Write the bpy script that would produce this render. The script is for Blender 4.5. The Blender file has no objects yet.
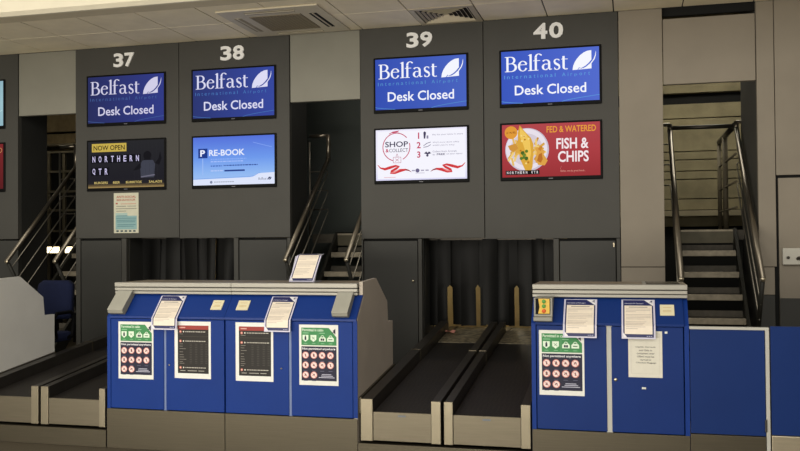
import bpy, bmesh, math, random
from mathutils import Vector, Matrix
random.seed(7)
SC = bpy.context.scene
COL = SC.collection
PI = math.pi

# ------------------------------------------------------------------ materials
def lin(h):
    h = h.lstrip('#'); o = []
    for i in (0, 2, 4):
        c = int(h[i:i+2], 16) / 255
        o.append(c / 12.92 if c <= .04045 else ((c + .055) / 1.055) ** 2.4)
    return (*o, 1)

_M = {}
def mat(name, hexc, rough=.55, metal=0., var=.10, scale=6., bump=0., bscale=80., stretch=(1, 1, 1), spec=.4):
    if name in _M: return _M[name]
    m = bpy.data.materials.new(name); m.use_nodes = True
    n, l = m.node_tree.nodes, m.node_tree.links
    b = n['Principled BSDF']
    b.inputs['Roughness'].default_value = rough; b.inputs['Metallic'].default_value = metal
    b.inputs['Specular IOR Level'].default_value = spec
    c = lin(hexc)
    tc = n.new('ShaderNodeTexCoord'); mp = n.new('ShaderNodeMapping'); mp.inputs['Scale'].default_value = stretch
    l.new(tc.outputs['Object'], mp.inputs['Vector'])
    nz = n.new('ShaderNodeTexNoise'); nz.inputs['Scale'].default_value = scale; nz.inputs['Detail'].default_value = 5
    l.new(mp.outputs['Vector'], nz.inputs['Vector'])
    rp = n.new('ShaderNodeValToRGB')
    rp.color_ramp.elements[0].position = .3; rp.color_ramp.elements[1].position = .7
    rp.color_ramp.elements[0].color = tuple(x * (1 - var) for x in c[:3]) + (1,)
    rp.color_ramp.elements[1].color = tuple(min(1, x * (1 + var)) for x in c[:3]) + (1,)
    l.new(nz.outputs['Fac'], rp.inputs['Fac']); l.new(rp.outputs['Color'], b.inputs['Base Color'])
    if bump:
        n2 = n.new('ShaderNodeTexNoise'); n2.inputs['Scale'].default_value = bscale; n2.inputs['Detail'].default_value = 3
        l.new(mp.outputs['Vector'], n2.inputs['Vector'])
        bp = n.new('ShaderNodeBump'); bp.inputs['Strength'].default_value = bump; bp.inputs['Distance'].default_value = .01
        l.new(n2.outputs['Fac'], bp.inputs['Height']); l.new(bp.outputs['Normal'], b.inputs['Normal'])
    _M[name] = m
    return m

def flat(hexc, rough=.6):                       # printed colours
    k = 'print_' + hexc.lstrip('#') + ('' if rough == .6 else '_%d' % int(rough*100))
    return mat(k, hexc, rough, var=.03, scale=30)

def glow(hexc, s=1.0):                          # lit display colours
    k = 'lit_%s_%d' % (hexc.lstrip('#'), int(s * 100))
    if k in _M: return _M[k]
    m = bpy.data.materials.new(k); m.use_nodes = True
    n = m.node_tree.nodes; n.clear()
    e = n.new('ShaderNodeEmission'); e.inputs['Color'].default_value = lin(hexc); e.inputs['Strength'].default_value = s
    o = n.new('ShaderNodeOutputMaterial'); m.node_tree.links.new(e.outputs[0], o.inputs[0])
    _M[k] = m
    return m

def glow_grad(name, stops, s=1.0, axis='Z', lo=0., hi=1.):   # display background shading, in the panel's own coordinates
    if name in _M: return _M[name]
    m = bpy.data.materials.new(name); m.use_nodes = True
    n, l = m.node_tree.nodes, m.node_tree.links; n.clear()
    tc = n.new('ShaderNodeTexCoord'); sp = n.new('ShaderNodeSeparateXYZ'); l.new(tc.outputs['Generated'], sp.inputs[0])
    rp = n.new('ShaderNodeValToRGB'); els = rp.color_ramp.elements
    while len(els) < len(stops): els.new(.5)
    for e, (p, c) in zip(els, stops): e.position = p; e.color = lin(c)
    l.new(sp.outputs[axis], rp.inputs['Fac'])
    e = n.new('ShaderNodeEmission'); e.inputs['Strength'].default_value = s; l.new(rp.outputs['Color'], e.inputs['Color'])
    o = n.new('ShaderNodeOutputMaterial'); l.new(e.outputs[0], o.inputs[0])
    _M[name] = m
    return m

def belt_mat():
    m = bpy.data.materials.new('ribbed_black_rubber'); m.use_nodes = True
    n, l = m.node_tree.nodes, m.node_tree.links; b = n['Principled BSDF']
    tc = n.new('ShaderNodeTexCoord'); mp = n.new('ShaderNodeMapping'); mp.inputs['Rotation'].default_value = (0, 0, PI/4)
    l.new(tc.outputs['Object'], mp.inputs['Vector'])
    ck = n.new('ShaderNodeTexChecker'); ck.inputs['Scale'].default_value = 42
    ck.inputs['Color1'].default_value = lin('#251f18'); ck.inputs['Color2'].default_value = lin('#14100c')
    l.new(mp.outputs['Vector'], ck.inputs['Vector'])
    nz = n.new('ShaderNodeTexNoise'); nz.inputs['Scale'].default_value = 7; nz.inputs['Detail'].default_value = 6
    l.new(tc.outputs['Object'], nz.inputs['Vector'])
    mx = n.new('ShaderNodeMix'); mx.data_type = 'RGBA'; mx.blend_type = 'OVERLAY'; mx.inputs[0].default_value = .5
    l.new(ck.outputs['Color'], mx.inputs[6]); l.new(nz.outputs['Fac'], mx.inputs[7])
    l.new(mx.outputs[2], b.inputs['Base Color']); b.inputs['Roughness'].default_value = .55
    bp = n.new('ShaderNodeBump'); bp.inputs['Strength'].default_value = .5; bp.inputs['Distance'].default_value = .004
    l.new(ck.outputs['Fac'], bp.inputs['Height']); l.new(bp.outputs['Normal'], b.inputs['Normal'])
    return m

WALLD = mat('dark_grey_laminate', '#454440', .6, var=.05, scale=3, bump=.05, bscale=300)
WALLL = mat('light_grey_laminate', '#89877c', .6, var=.05, scale=3, bump=.05, bscale=300)
DOORD = mat('charcoal_laminate', '#393936', .55, var=.05, scale=3)
WALLR = mat('warm_grey_laminate', '#8f8678', .6, var=.05, scale=3, bump=.05, bscale=300)
VOID = mat('matt_black', '#0c0c0b', .8, var=.1)
INNER = mat('dark_shaft_lining', '#2c2c2a', .7, var=.12, scale=2)
INNERG = mat('dark_green_grey_board', '#4a504d', .7, var=.1, scale=2)
CONC = mat('rough_concrete', '#8d8468', .85, var=.2, scale=4, bump=.3, bscale=40)
CONCB = mat('brown_concrete', '#77694e', .85, var=.2, scale=9, bump=.3, bscale=60)
TILE = mat('ceiling_tile', '#f2e6c8', .85, var=.05, scale=5, bump=.1, bscale=200)
TILEG = mat('ceiling_joint', '#2a251e', .9)
CREAM = mat('cream_bulkhead_paint', '#e4dcc6', .8, var=.03)
TRIMC = mat('bulkhead_edge_paint', '#d2c6aa', .8, var=.04)
FLOORM = mat('brown_terrazzo', '#5c5446', .45, var=.35, scale=90, bump=.03)
BLUE = mat('blue_laminate', '#133580', .5, var=.05, scale=3, bump=.03, bscale=200, spec=.15)
BLUEF = mat('blue_moulded_panel', '#15347c', .4, var=.05, scale=3, spec=.2)
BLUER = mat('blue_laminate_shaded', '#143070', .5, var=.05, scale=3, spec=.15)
BLUED = mat('navy_laminate', '#132e68', .5, var=.05, scale=3, spec=.15)
STEEL = mat('brushed_steel', '#534d40', .40, metal=.7, var=.08, scale=10, stretch=(.4, 1, 14), bump=.04, bscale=60)
STEELB = mat('bright_steel', '#cbbfa6', .3, metal=.9, var=.05, scale=8, stretch=(1, 1, 8))
STEELD = mat('dark_steel_rail', '#4a4640', .38, metal=.7, var=.1, scale=8)
RAILM = mat('handrail_tube', '#7f776a', .3, metal=.85, var=.08, scale=5)
RODM = mat('thin_guard_rod', '#8a8478', .35, metal=.8, var=.08)
ALU = mat('grey_aluminium', '#a09d94', .45, metal=.25, var=.05, scale=6, stretch=(.3, 1, 6))
GROOVE = mat('dark_groove', '#23221f', .8)
CTOP = mat('worn_brown_worktop', '#8b7f6c', .5, var=.22, scale=5)
CDARK = mat('dark_glass_inset', '#2e2a24', .25, var=.1)
SIDEP = mat('grey_side_panel', '#b8ad9f', .55, var=.06, scale=4)
SIDEL = mat('pale_grey_side_panel', '#dedcd4', .55, var=.04, scale=4)
LIGHTEDGE = mat('pale_edge_strip', '#b9b8b0', .5, var=.04)
BEZ = mat('black_plastic', '#0a0a0b', .55, var=.05, spec=.12)
GREYPL = mat('grey_plastic', '#8f8d82', .5, var=.05)
CREAMPL = mat('cream_card', '#e3d9b6', .7, var=.04)
TREAD = mat('dark_tread', '#4b463c', .6, var=.2, scale=20, bump=.2, bscale=150)
NOSE = mat('worn_tread_nosing', '#8f8674', .45, metal=.4, var=.2, scale=20)
STRING = mat('stair_stringer', '#26251f', .55, var=.15)
RUBBER = mat('black_rubber_strip', '#0d0d0c', .55, var=.25, scale=3, spec=.25)
BELT = belt_mat()
CHAIRF = mat('navy_chair_fabric', '#101a3c', .9, var=.12, scale=60, bump=.1, bscale=300)
SATIN = mat('satin_steel', '#857d6b', .4, metal=.7, var=.05, scale=8)
PLATE_D = mat('air_vent_metal', '#c0b59c', .5, var=.06)
SLAT = mat('vent_slat', '#d8ccb0', .5, var=.05)
CASS = mat('cassette_plastic', '#cfc6b0', .5, var=.04)
GRILLE = mat('cassette_grille', '#8a7f66', .7, var=.15, scale=120)
NUMC = mat('cream_number', '#ffffff', .5, var=.02)
WHITEM = mat('white_enamel', '#c9c6bb', .4, var=.03)
TAN = mat('tan_board', '#c8b68a', .8, var=.15)

# ------------------------------------------------------------------ mesh building
BASE = {}                                        # object name -> world base point
def base_of(o): return BASE.get(o.name, Vector((0, 0, 0))) if o else Vector((0, 0, 0))

class MB:
    def __init__(s): s.v, s.f, s.m, s.sm = [], [], [], []
    def add(s, vs, fs, m=0, smooth=False):
        b = len(s.v); s.v += [Vector(x) for x in vs]
        for f in fs: s.f.append([b + i for i in f]); s.m.append(m); s.sm.append(smooth)
        return s
    def box(s, x0, x1, y0, y1, z0, z1, m=0, bev=0.):
        if x0 > x1: x0, x1 = x1, x0
        if y0 > y1: y0, y1 = y1, y0
        if z0 > z1: z0, z1 = z1, z0
        bm = bmesh.new(); bmesh.ops.create_cube(bm, size=1)
        for v in bm.verts: v.co = Vector((x0 + (v.co.x + .5) * (x1 - x0), y0 + (v.co.y + .5) * (y1 - y0), z0 + (v.co.z + .5) * (z1 - z0)))
        if bev: bmesh.ops.bevel(bm, geom=bm.edges[:], offset=min(bev, .45 * min(x1-x0, y1-y0, z1-z0)), segments=2, affect='EDGES', profile=.5)
        bm.verts.index_update()
        s.add([v.co.copy() for v in bm.verts], [[v.index for v in f.verts] for f in bm.faces], m); bm.free(); return s
    def prism(s, prof, x0, x1, m=0, axis='X'):    # prof: (y,z) polygon swept along X
        n = len(prof)
        mk = (lambda t, p: (t, p[0], p[1])) if axis == 'X' else ((lambda t, p: (p[0], t, p[1])) if axis == 'Y' else (lambda t, p: (p[0], p[1], t)))
        vs = [mk(x0, p) for p in prof] + [mk(x1, p) for p in prof]
        fs = [list(range(n))[::-1], list(range(n, 2*n))] + [[i, (i+1) % n, n + (i+1) % n, n + i] for i in range(n)]
        return s.add(vs, fs, m)
    def tube(s, pts, r, m=0, seg=10, cap=True):
        pts = [Vector(p) for p in pts]; rings = []; n = len(pts)
        d0 = (pts[1] - pts[0]).normalized()
        up = Vector((0, 0, 1)) if abs(d0.z) < .9 else Vector((1, 0, 0))
        a = d0.cross(up).normalized()
        vs = []
        for i, p in enumerate(pts):
            if i == 0: t = (pts[1] - p).normalized()
            elif i == n - 1: t = (p - pts[i-1]).normalized()
            else: t = ((pts[i+1] - p).normalized() + (p - pts[i-1]).normalized()).normalized()
            a = (a - t * a.dot(t)).normalized(); b = t.cross(a)
            k = 1.
            if 0 < i < n - 1:
                c = t.dot((pts[i+1] - p).normalized()); k = 1 / max(.6, c)
            rr = r if not isinstance(r, (list, tuple)) else r[i]
            vs += [p + (a * math.cos(2*PI*j/seg) + b * math.sin(2*PI*j/seg)) * rr * (k if k < 1.5 else 1.5) for j in range(seg)]
        fs = [[i*seg + j, i*seg + (j+1) % seg, (i+1)*seg + (j+1) % seg, (i+1)*seg + j] for i in range(n-1) for j in range(seg)]
        if cap: fs += [list(range(seg))[::-1], [(n-1)*seg + j for j in range(seg)]]
        return s.add(vs, fs, m, True)
    def lathe(s, prof, c, m=0, seg=20, axis='Z', cap=True):     # prof: (radius, height)
        vs = []
        for (r, h) in prof:
            for j in range(seg):
                a = 2*PI*j/seg; x, y = r*math.cos(a), r*math.sin(a)
                vs.append(Vector(c) + Vector((x, y, h) if axis == 'Z' else ((x, -h, y) if axis == 'Y' else (h, x, y))))
        n = len(prof)
        fs = [[i*seg + j, i*seg + (j+1) % seg, (i+1)*seg + (j+1) % seg, (i+1)*seg + j] for i in range(n-1) for j in range(seg)]
        if cap: fs += [list(range(seg))[::-1], [(n-1)*seg + j for j in range(seg)]]
        return s.add(vs, fs, m, True)
    def build(s, name, mats, parent=None, bevel=0., base=None):
        if not isinstance(mats, (list, tuple)): mats = [mats]
        if parent is not None: b = base_of(parent)
        else: b = Vector(base) if base is not None else Vector((0, 0, 0))
        me = bpy.data.meshes.new(name)
        me.from_pydata([tuple(v - b) for v in s.v], [], s.f)
        for m in mats: me.materials.append(m)
        me.polygons.foreach_set('material_index', s.m); me.polygons.foreach_set('use_smooth', s.sm)
        bm = bmesh.new(); bm.from_mesh(me); bmesh.ops.recalc_face_normals(bm, faces=bm.faces); bm.to_mesh(me); bm.free()
        me.update()
        o = bpy.data.objects.new(name, me); COL.objects.link(o)
        if parent is not None: o.parent = parent
        else: o.location = b
        BASE[o.name] = b.copy()
        return o

def tag(o, label=None, cat=None, group=None, kind=None):
    if label: o['label'] = label
    if cat: o['category'] = cat
    if group: o['group'] = group
    if kind: o['kind'] = kind
    return o
def thing(name, label, cat, loc, group=None):
    o = bpy.data.objects.new(name, None); COL.objects.link(o); o.location = loc
    BASE[o.name] = Vector(loc)
    return tag(o, label, cat, group)
def struct(name, mb, mats, parent=None):
    o = mb.build(name, mats, parent)
    if parent is None: o['kind'] = 'structure'
    return o
def copy_tree(o, loc, label):
    r = o.copy(); COL.objects.link(r); r.location = loc; r['label'] = label
    BASE[r.name] = Vector(loc)
    for ch in list(o.children):
        c = ch.copy(); COL.objects.link(c); c.parent = r
        for g in list(ch.children):
            d = g.copy(); COL.objects.link(d); d.parent = c
    return r

# ------------------------------------------------------------------ flat graphics (print and displays)
_T = {}
def text_geo(txt, bold=0.):
    k = (txt, bold)
    if k in _T: return _T[k]
    cu = bpy.data.curves.new('lettering_source', 'FONT'); cu.body = txt; cu.resolution_u = 3
    cu.offset = bold
    o = bpy.data.objects.new('lettering_source', cu); COL.objects.link(o)
    bpy.context.view_layer.update()
    me = o.evaluated_get(bpy.context.evaluated_depsgraph_get()).to_mesh()
    vs = [(v.co.x, v.co.y) for v in me.vertices]; fs = [list(p.vertices) for p in me.polygons]
    o.to_mesh_clear() if False else None
    bpy.data.objects.remove(o); bpy.data.curves.remove(cu)
    xs = [v[0] for v in vs]; ys = [v[1] for v in vs]
    x0, x1, y0, y1 = min(xs), max(xs), min(ys), max(ys)
    _T[k] = ([((x-x0)/(x1-x0), (y-y0)/(y1-y0)) for x, y in vs], fs, (x1-x0)/(y1-y0))
    return _T[k]

def ribbon(pts, ws):                              # a polyline of varying width -> quads
    n = len(pts); L, R = [], []
    for i, (x, y) in enumerate(pts):
        a = pts[max(0, i-1)]; b = pts[min(n-1, i+1)]
        dx, dy = b[0]-a[0], b[1]-a[1]; d = math.hypot(dx, dy) or 1; w = ws[i] if isinstance(ws, (list, tuple)) else ws
        L.append((x - dy/d*w/2, y + dx/d*w/2)); R.append((x + dy/d*w/2, y - dx/d*w/2))
    return L + R, [[i, i+1, n+i+1, n+i] for i in range(n-1)]
def arc(cx, cy, rx, ry, a0, a1, thin, thick, n=18):
    p, w = [], []
    for i in range(n+1):
        a = math.radians(a0 + (a1-a0)*i/n)
        p.append((cx + rx*math.cos(a), cy + ry*math.sin(a))); w.append(thin + (thick-thin)*abs(math.cos(a))**1.5)
    return ribbon(p, w)
def rect_(x0, y0, x1, y1): return [(x0, y0), (x1, y0), (x1, y1), (x0, y1)], [[0, 1, 2, 3]]

def serif_belfast():                              # light bookish roman letters for the display heading; B=cap .66, x-height .45
    P = []; T = .085; t = .03
    def stem(x, y0, y1, sl=True, sr=True, top=True, bot=True):
        P.append(rect_(x, y0, x+T, y1))
        if bot: P.append(rect_(x-.055, y0, x+T+.055, y0+.028))
        if top: P.append(([(x-.065, y1-.05), (x+.01, y1-.075), (x+T, y1), (x+T-.02, y1+.01)], [[0, 1, 2, 3]]))
    # B
    P.append(rect_(.06, 0, .06+T, .66)); P.append(rect_(0, 0, .26, .03)); P.append(rect_(0, .63, .24, .66))
    P.append(arc(.22, .50, .155, .145, 90, -90, t, T)); P.append(arc(.24, .187, .19, .172, 90, -90, t, T*1.1)); P.append(rect_(.14, .338, .25, .368))
    x = .53
    P.append(arc(x+.175, .225, .15, .215, 20, 335, t, T)); P.append(rect_(x+.04, .27, x+.33, .297)); P.append(arc(x+.175, .225, .15, .215, -5+20, 20, t, t, 2))
    x = .97; stem(x, 0, .72)
    x = 1.17; stem(x, 0, .55, top=False); P.append(arc(x+.155, .56, .115, .155, 180, 40, t, T)); P.append(rect_(x-.06, .415, x+.21, .443))
    P.append(([(x+.21, .66), (x+.27, .63), (x+.28, .68), (x+.24, .70)], [[0, 1, 2, 3]]))
    x = 1.45
    P.append(arc(x+.15, .32, .125, .12, 150, 0, t, T)); P.append(rect_(x+.235, .05, x+.235+T, .33))
    P.append(arc(x+.15, .14, .115, .125, 60, 300, t, T)); P.append(([(x+.2, .25), (x+.28, .27), (x+.28, .30), (x+.18, .265)], [[0, 1, 2, 3]])); P.append(([(x+.24, .06), (x+.30, -.005), (x+.39, .02), (x+.39, .045)], [[0, 1, 2, 3]]))
    P.append(([(x+.17, .03), (x+.25, .08), (x+.25, .11), (x+.17, .055)], [[0, 1, 2, 3]]))
    x = 1.90
    P.append(arc(x+.125, .34, .095, .105, 40, 180, t, T*.8)); P.append(ribbon([(x+.03, .34), (x+.06, .275), (x+.13, .225), (x+.20, .175), (x+.225, .11)], [T*.7, T, T*1.15, T, T*.7]))
    P.append(arc(x+.125, .11, .10, .11, 0, -150, t, T*.8)); P.append(rect_(x+.20, .36, x+.222, .44)); P.append(rect_(x+.025, 0.01, x+.047, .11))
    x = 2.24
    P.append(rect_(x, .09, x+T, .56)); P.append(([(x-.06, .42), (x+T, .42), (x+T, .57), (x+.05, .50)], [[0, 1, 2, 3]])); P.append(rect_(x, .415, x+.20, .443))
    P.append(arc(x+.13, .10, .09, .105, 180, 310, t, T))
    vs, fs = [], []
    for v, f in P:
        b = len(vs); vs += v; fs += [[b+i for i in q] for q in f]
    W, y0, y1 = 2.46, -.01, .72
    return [(x/W, (y-y0)/(y1-y0)) for x, y in vs], fs, W/(y1-y0)
SERIF = serif_belfast()

class Gfx:
    """flat pictures on a surface; P(u, v, d): metres across, up, and out of the surface -> world point"""
    STEP = .0005
    def __init__(s, P, W, H, d0=.0006): s.P, s.W, s.H, s.d0 = P, W, H, d0; s.mb = MB(); s.mats = []
    def mi(s, m):
        if m not in s.mats: s.mats.append(m)
        return s.mats.index(m)
    def raw(s, vs, fs, m, ly): s.mb.add([s.P(x*s.W, y*s.H, s.d0 + ly*s.STEP) for x, y in vs], fs, s.mi(m)); return s
    def rect(s, u0, v0, u1, v1, m, ly=0, nv=1):
        vs, fs = [], []
        for i in range(nv+1):
            v = v0 + (v1-v0)*i/nv; vs += [(u0, v), (u1, v)]
        fs = [[2*i, 2*i+1, 2*i+3, 2*i+2] for i in range(nv)]
        return s.raw(vs, fs, m, ly)
    def poly(s, pts, m, ly=1): return s.raw(pts, [list(range(len(pts)))], m, ly)
    def asp(s): return s.W / s.H
    def disc(s, u, v, r, m, ly=1, n=20):          # r as share of the width
        return s.poly([(u + r*math.cos(2*PI*i/n), v + r*s.asp()*math.sin(2*PI*i/n)) for i in range(n)], m, ly)
    def ring(s, u, v, r, w, m, ly=2, a0=0, a1=360, n=28):
        k = s.asp(); vs = []
        for i in range(n+1):
            a = math.radians(a0 + (a1-a0)*i/n)
            for q in (r-w, r): vs.append((u + q*math.cos(a), v + q*k*math.sin(a)))
        return s.raw(vs, [[2*i, 2*i+1, 2*i+3, 2*i+2] for i in range(n)], m, ly)
    def line(s, pts, w, m, ly=2):
        k = s.asp(); ws = w
        vs, fs = ribbon([(x, y/k) for x, y in pts], ws)
        return s.raw([(x, y*k) for x, y in vs], fs, m, ly)
    def text(s, t, u0, v0, u1, v1, m, ly=3, bold=0.):
        vs, fs, a = text_geo(t, bold); return s.raw([(u0 + x*(u1-u0), v0 + y*(v1-v0)) for x, y in vs], fs, m, ly)
    def serif(s, u0, v0, u1, v1, m, ly=3):
        vs, fs, a = SERIF; return s.raw([(u0 + x*(u1-u0), v0 + y*(v1-v0)) for x, y in vs], fs, m, ly)
    def build(s, name, parent=None, base=None):
        return s.mb.build(name, s.mats, parent, base=base)

def plane_P(x0, y, z0):                           # a picture on a plane facing the hall, lower left corner at x0, z0
    return lambda u, v, d: Vector((x0 + u, y - d, z0 + v))

# ------------------------------------------------------------------ camera
CAMH = 1.51
cam = bpy.data.cameras.new('camera'); co = bpy.data.objects.new('camera', cam); COL.objects.link(co)
F, YAW, PIT, ROL, DIST = 882.313, -.254622, .0170596, -.0082115, 8.28566
cam.sensor_width = 36; cam.sensor_fit = 'HORIZONTAL'; cam.lens = F * 36 / 800; cam.clip_start = .05
cy, sy, cp, sp = math.cos(YAW), math.sin(YAW), math.cos(PIT), math.sin(PIT)
fw = Vector((sy*cp, cy*cp, sp)); r0 = Vector((cy, -sy, 0)); u0 = r0.cross(fw)
rr = r0*math.cos(ROL) + u0*math.sin(ROL); uu = -r0*math.sin(ROL) + u0*math.cos(ROL)
co.matrix_world = Matrix(((rr.x, uu.x, -fw.x, 0), (rr.y, uu.y, -fw.y, -DIST), (rr.z, uu.z, -fw.z, CAMH), (0, 0, 0, 1)))
SC.camera = co

# ------------------------------------------------------------------ the setting
CZ = 3.592                                        # soffit height
YD = -2.497                                       # plane of the desk fronts
XL, XR = -9.5, 3.2
struct('floor', MB().box(-14, 6, -9.5, 6.2, -.1, 0), FLOORM)

# soffit of square tiles hung over the desks
mb = MB()
mb.box(XL, XR, -1.2, -.001, CZ+.012, CZ+.03, 1)
skip = {(6, 0)}
k0 = -8
for k in range(k0, 15):
    xa = -5.519 + .6*k
    for j in range(2):
        if abs(xa + 1.919) < .01 and j == 0: continue                 # left open for the air vent
        mb.box(xa+.006, xa+.594, -.6*(j+1)+.005, -.6*j-.005, CZ, CZ+.014, 0)
struct('ceiling', mb, [TILE, TILEG])
struct('trim_1', MB().box(XL, XR, -1.43, -1.203, CZ-.004, CZ+.04, 0, .004), TRIMC)
struct('trim_2', MB().prism([(-1.435, CZ-.012), (-1.405, CZ-.012), (-1.405, 5.4), (-1.47, 5.4), (-1.47, CZ+.02)], XL, XR), CREAM)

# wall of panels behind the desks
def panel(x0, x1, z0, z1, m, y=0., t=.06, nm='wall_back'):
    return struct(nm, MB().box(x0+.003, x1-.003, y, y+t, z0, z1, 0, .003), m)
panel(-8.9, -7.71, 1.56, CZ, WALLD)
panel(-7.71, -6.473, 1.56, CZ, WALLD); panel(-8.9, -6.473, 0, 1.545, DOORD, .004)
panel(-6.473, -5.754, 2.91, CZ, WALLL, .012)
panel(-5.754, -4.524, 1.56, CZ, WALLD); panel(-4.524, -3.292, 1.553, CZ, WALLD)
panel(-3.292, -2.552, 2.91, CZ, WALLL, .012)
panel(-2.552, -1.327, 1.53, CZ, WALLD); panel(-1.327, -.081, 1.518, CZ, WALLD)
panel(-.081, .308, 1.255, CZ, WALLR, .004); panel(-.081, .308, 0, 1.249, WALLR, .004)
panel(.308, 1.095, 2.90, CZ-.098, WALLR, .02)
panel(1.095, 1.243, 1.255, CZ, WALLR); panel(1.095, 1.225, 1.01, 1.249, WALLR); panel(1.095, 1.225, 0, 1.006, DOORD)
panel(1.243, 3.2, 2.055, CZ, WALLR); panel(2.215, 3.2, 0, 2.052, WALLR)
struct('wall_back', MB().box(XL, XR, .07, .12, CZ-.06, 4.05), VOID)    # dark gap over the panels
for (x0, x1, z1) in ((-5.754, -5.141, 1.556), (-3.914, -3.292, 1.549), (-2.552, -1.939, 1.526), (-.69, -.081, 1.514)):
    left = x0 in (-5.754, -2.552)
    a, b = (x0 + (.06 if left else .056), x1 - (.062 if left else .04)) if x0 != -2.552 else (x0+.022, x1-.042)
    panel(x0, a, 0, z1, WALLD); panel(b, x1, 0, z1, WALLD)
    struct('wall_back', MB().box(a, b, .05, .06, 0, z1), VOID)
    d = struct('door_%d' % (1 + [-5.754, -3.914, -2.552, -.69].index(x0)), MB().box(a+.005, b-.005, .006, .045, .01, z1-.02, 0, .003), DOORD)
    kx = b - .03 if left else b - .02
    if x0 == -.69: k = MB().box(kx-.006, kx+.006, -.014, .006, 1.435, 1.475, 0, .002).build('door_handle', STEELB, d)
    elif x0 == -2.552: k = MB().lathe([(.012, 0), (.012, .01), (.006, .014)], (a+.50, .006, 1.118), axis='Y').build('door_handle', STEELB, d)
# right-hand wall door with its dark reveal
struct('wall_back', MB().box(1.225, 3.2, .04, .09, 0, 2.06), VOID)
d5 = struct('door_5', MB().box(1.262, 2.2, .012, .05, .02, 2.03, 0, .003), WALLR)
MB().box(1.262, 2.2, .004, .012, .02, .98).build('kick_panel', DOORD, d5)
t = thing('latch_box', 'white metal latch box with knob and lever on the right wall door', 'door lock', (1.4, 0, 1.27))
MB().box(1.283, 1.62, -.035, .011, 1.272, 1.418, 0, .008).build('casing', WHITEM, t)
MB().lathe([(.012, 0), (.012, .02), (.008, .026)], (1.325, -.034, 1.335), axis='Y', seg=14).build('knob', STEELD, t)
MB().tube([(1.40, -.036, 1.325), (1.41, -.06, 1.33), (1.55, -.06, 1.345)], .013).build('lever', STEELD, t)

# dark shafts behind the openings, and the space at the back
def jamb(x, y0, y1, z0, z1, m, th=.02): struct('wall_side', MB().box(x-th/2, x+th/2, y0, y1, z0, z1), m)
jamb(-6.485, .06, .50, 0, 4, INNER); jamb(-5.745, .06, 1.6, 0, 4, INNER)
jamb(-3.31, .06, .5, 0, 4, INNER)
struct('wall_inner', MB().box(-4.2, -1.8, 1.95, 2.0, 0, 4.0), INNERG); jamb(-2.535, .06, 1.95, 0, 4, INNERG)
jamb(.295, .06, 1.9, 0, 4, INNER); jamb(1.108, .06, 1.16, 0, 4, WALLD)
for (x0, x1, z1) in ((-5.141, -3.914, 1.60), (-1.939, -.69, 1.56)):     # baggage shafts
    for xx in (x0-.008, x1+.008): jamb(xx, .06, .5, 0, z1, INNER); jamb(xx, .5, 1.6, 0, z1, TAN)
    struct('ceiling_shaft', MB().box(x0-.02, x1+.02, .07, 1.6, z1, z1+.03), VOID)
    struct('wall_shaft', MB().box(x0-.02, x1+.02, 1.6, 1.64, 0, z1), TAN)
RY = 4.0
mb = MB()
zs = [0, 1.66, 1.88, 2.03, 2.29, 2.40, 2.55, 2.66, 3.10, 3.30]
for a, b in zip(zs, zs[1:]):
    if a < 1.66: continue
    mb.box(-2.0, 3.3, RY, RY+.1, a+.006, b-.006, 0, .004)
mb.box(-2.0, 3.3, RY-.02, RY+.1, 3.44, 4.0, 0)
mb.box(-2.0, 3.3, RY+.09, RY+.12, 0, 4.0, 1)
struct('wall_rear', mb, [CONC, VOID])
struct('trim_3', MB().box(-2.0, 3.3, RY-.10, RY+.02, 1.80, 1.875, 0, .004), mat('pale_ledge', '#9a9076', .6))
mb = MB(); mb.box(-14, -2.0, RY, RY+.1, 3.30, 4.2, 0); mb.box(-14, -2.0, RY-.02, RY+.1, 3.0, 3.26, 0); mb.box(-14, -2.0, RY+.08, RY+.12, 0, 3.4, 1)
struct('wall_rear', mb, [CONCB, VOID])
struct('trim_4', MB().box(-14, -2.0, RY-.14, RY-.02, 3.055, 3.09, 0, .004), STEELB)
struct('wall_left', MB().box(-14.1, -14, .0, 6, 0, 4.2), INNER); struct('wall_right', MB().box(3.2, 3.3, -.0, 4.2, 0, 4.2), WALLD)
struct('ceiling_rear', MB().box(-14, 3.3, .07, 6, 4.02, 4.1), CONCB)
struct('wall_back', MB().box(-14, -8.9, 0, .06, 0, 4.05), WALLD)

# ------------------------------------------------------------------ air cassette and vent in the soffit
t = thing('ceiling_cassette', 'square air conditioning cassette with dark central grille in the tiled soffit', 'air conditioner', (-3.11, -.54, CZ))
x0, x1, y0, y1, zc = -3.60, -2.63, -1.02, -.05, CZ-.014
gx0, gx1, gy0, gy1 = -3.375, -2.865, -.80, -.24
mb = MB()
for (a, b, c, d) in ((x0, x1, y0, gy0), (x0, x1, gy1, y1), (x0, gx0, gy0, gy1), (gx1, x1, gy0, gy1)): mb.box(a, b, c, d, zc, CZ-.001, 0)
mb.build('frame', CASS, t)
g = MB().box(gx0+.004, gx1-.004, gy0+.004, gy1-.004, zc-.004, zc+.012, 0, .003).build('grille', GRILLE, t)
mb = MB()
for i in range(14): mb.box(gx0+.02+i*.0355, gx0+.026+i*.0355, gy0+.02, gy1-.02, zc-.007, zc-.003)
mb.build('grille_bars', mat('grille_bar', '#a0957a', .6), g)
for (a, b, c, d) in ((gx0+.02, gx1-.02, -.945, -.875), (gx0+.02, gx1-.02, -.165, -.10), (-3.53, -3.46, gy0+.02, gy1-.02), (-2.79, -2.72, gy0+.02, gy1-.02)):
    s_ = MB().box(a, b, c, d, zc-.003, zc+.002, 0).build('air_slot', VOID if a > -2.8 else mat('slot_shadow', '#9d937b', .7), t)
    if b - a > d - c: MB().box(a, b, (c+d)/2-.008, (c+d)/2+.008, zc-.006, zc-.002).build('louver', CASS, s_)
    else: MB().box((a+b)/2-.008, (a+b)/2+.008, c, d, zc-.006, zc-.002).build('louver', CASS, s_)
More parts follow.
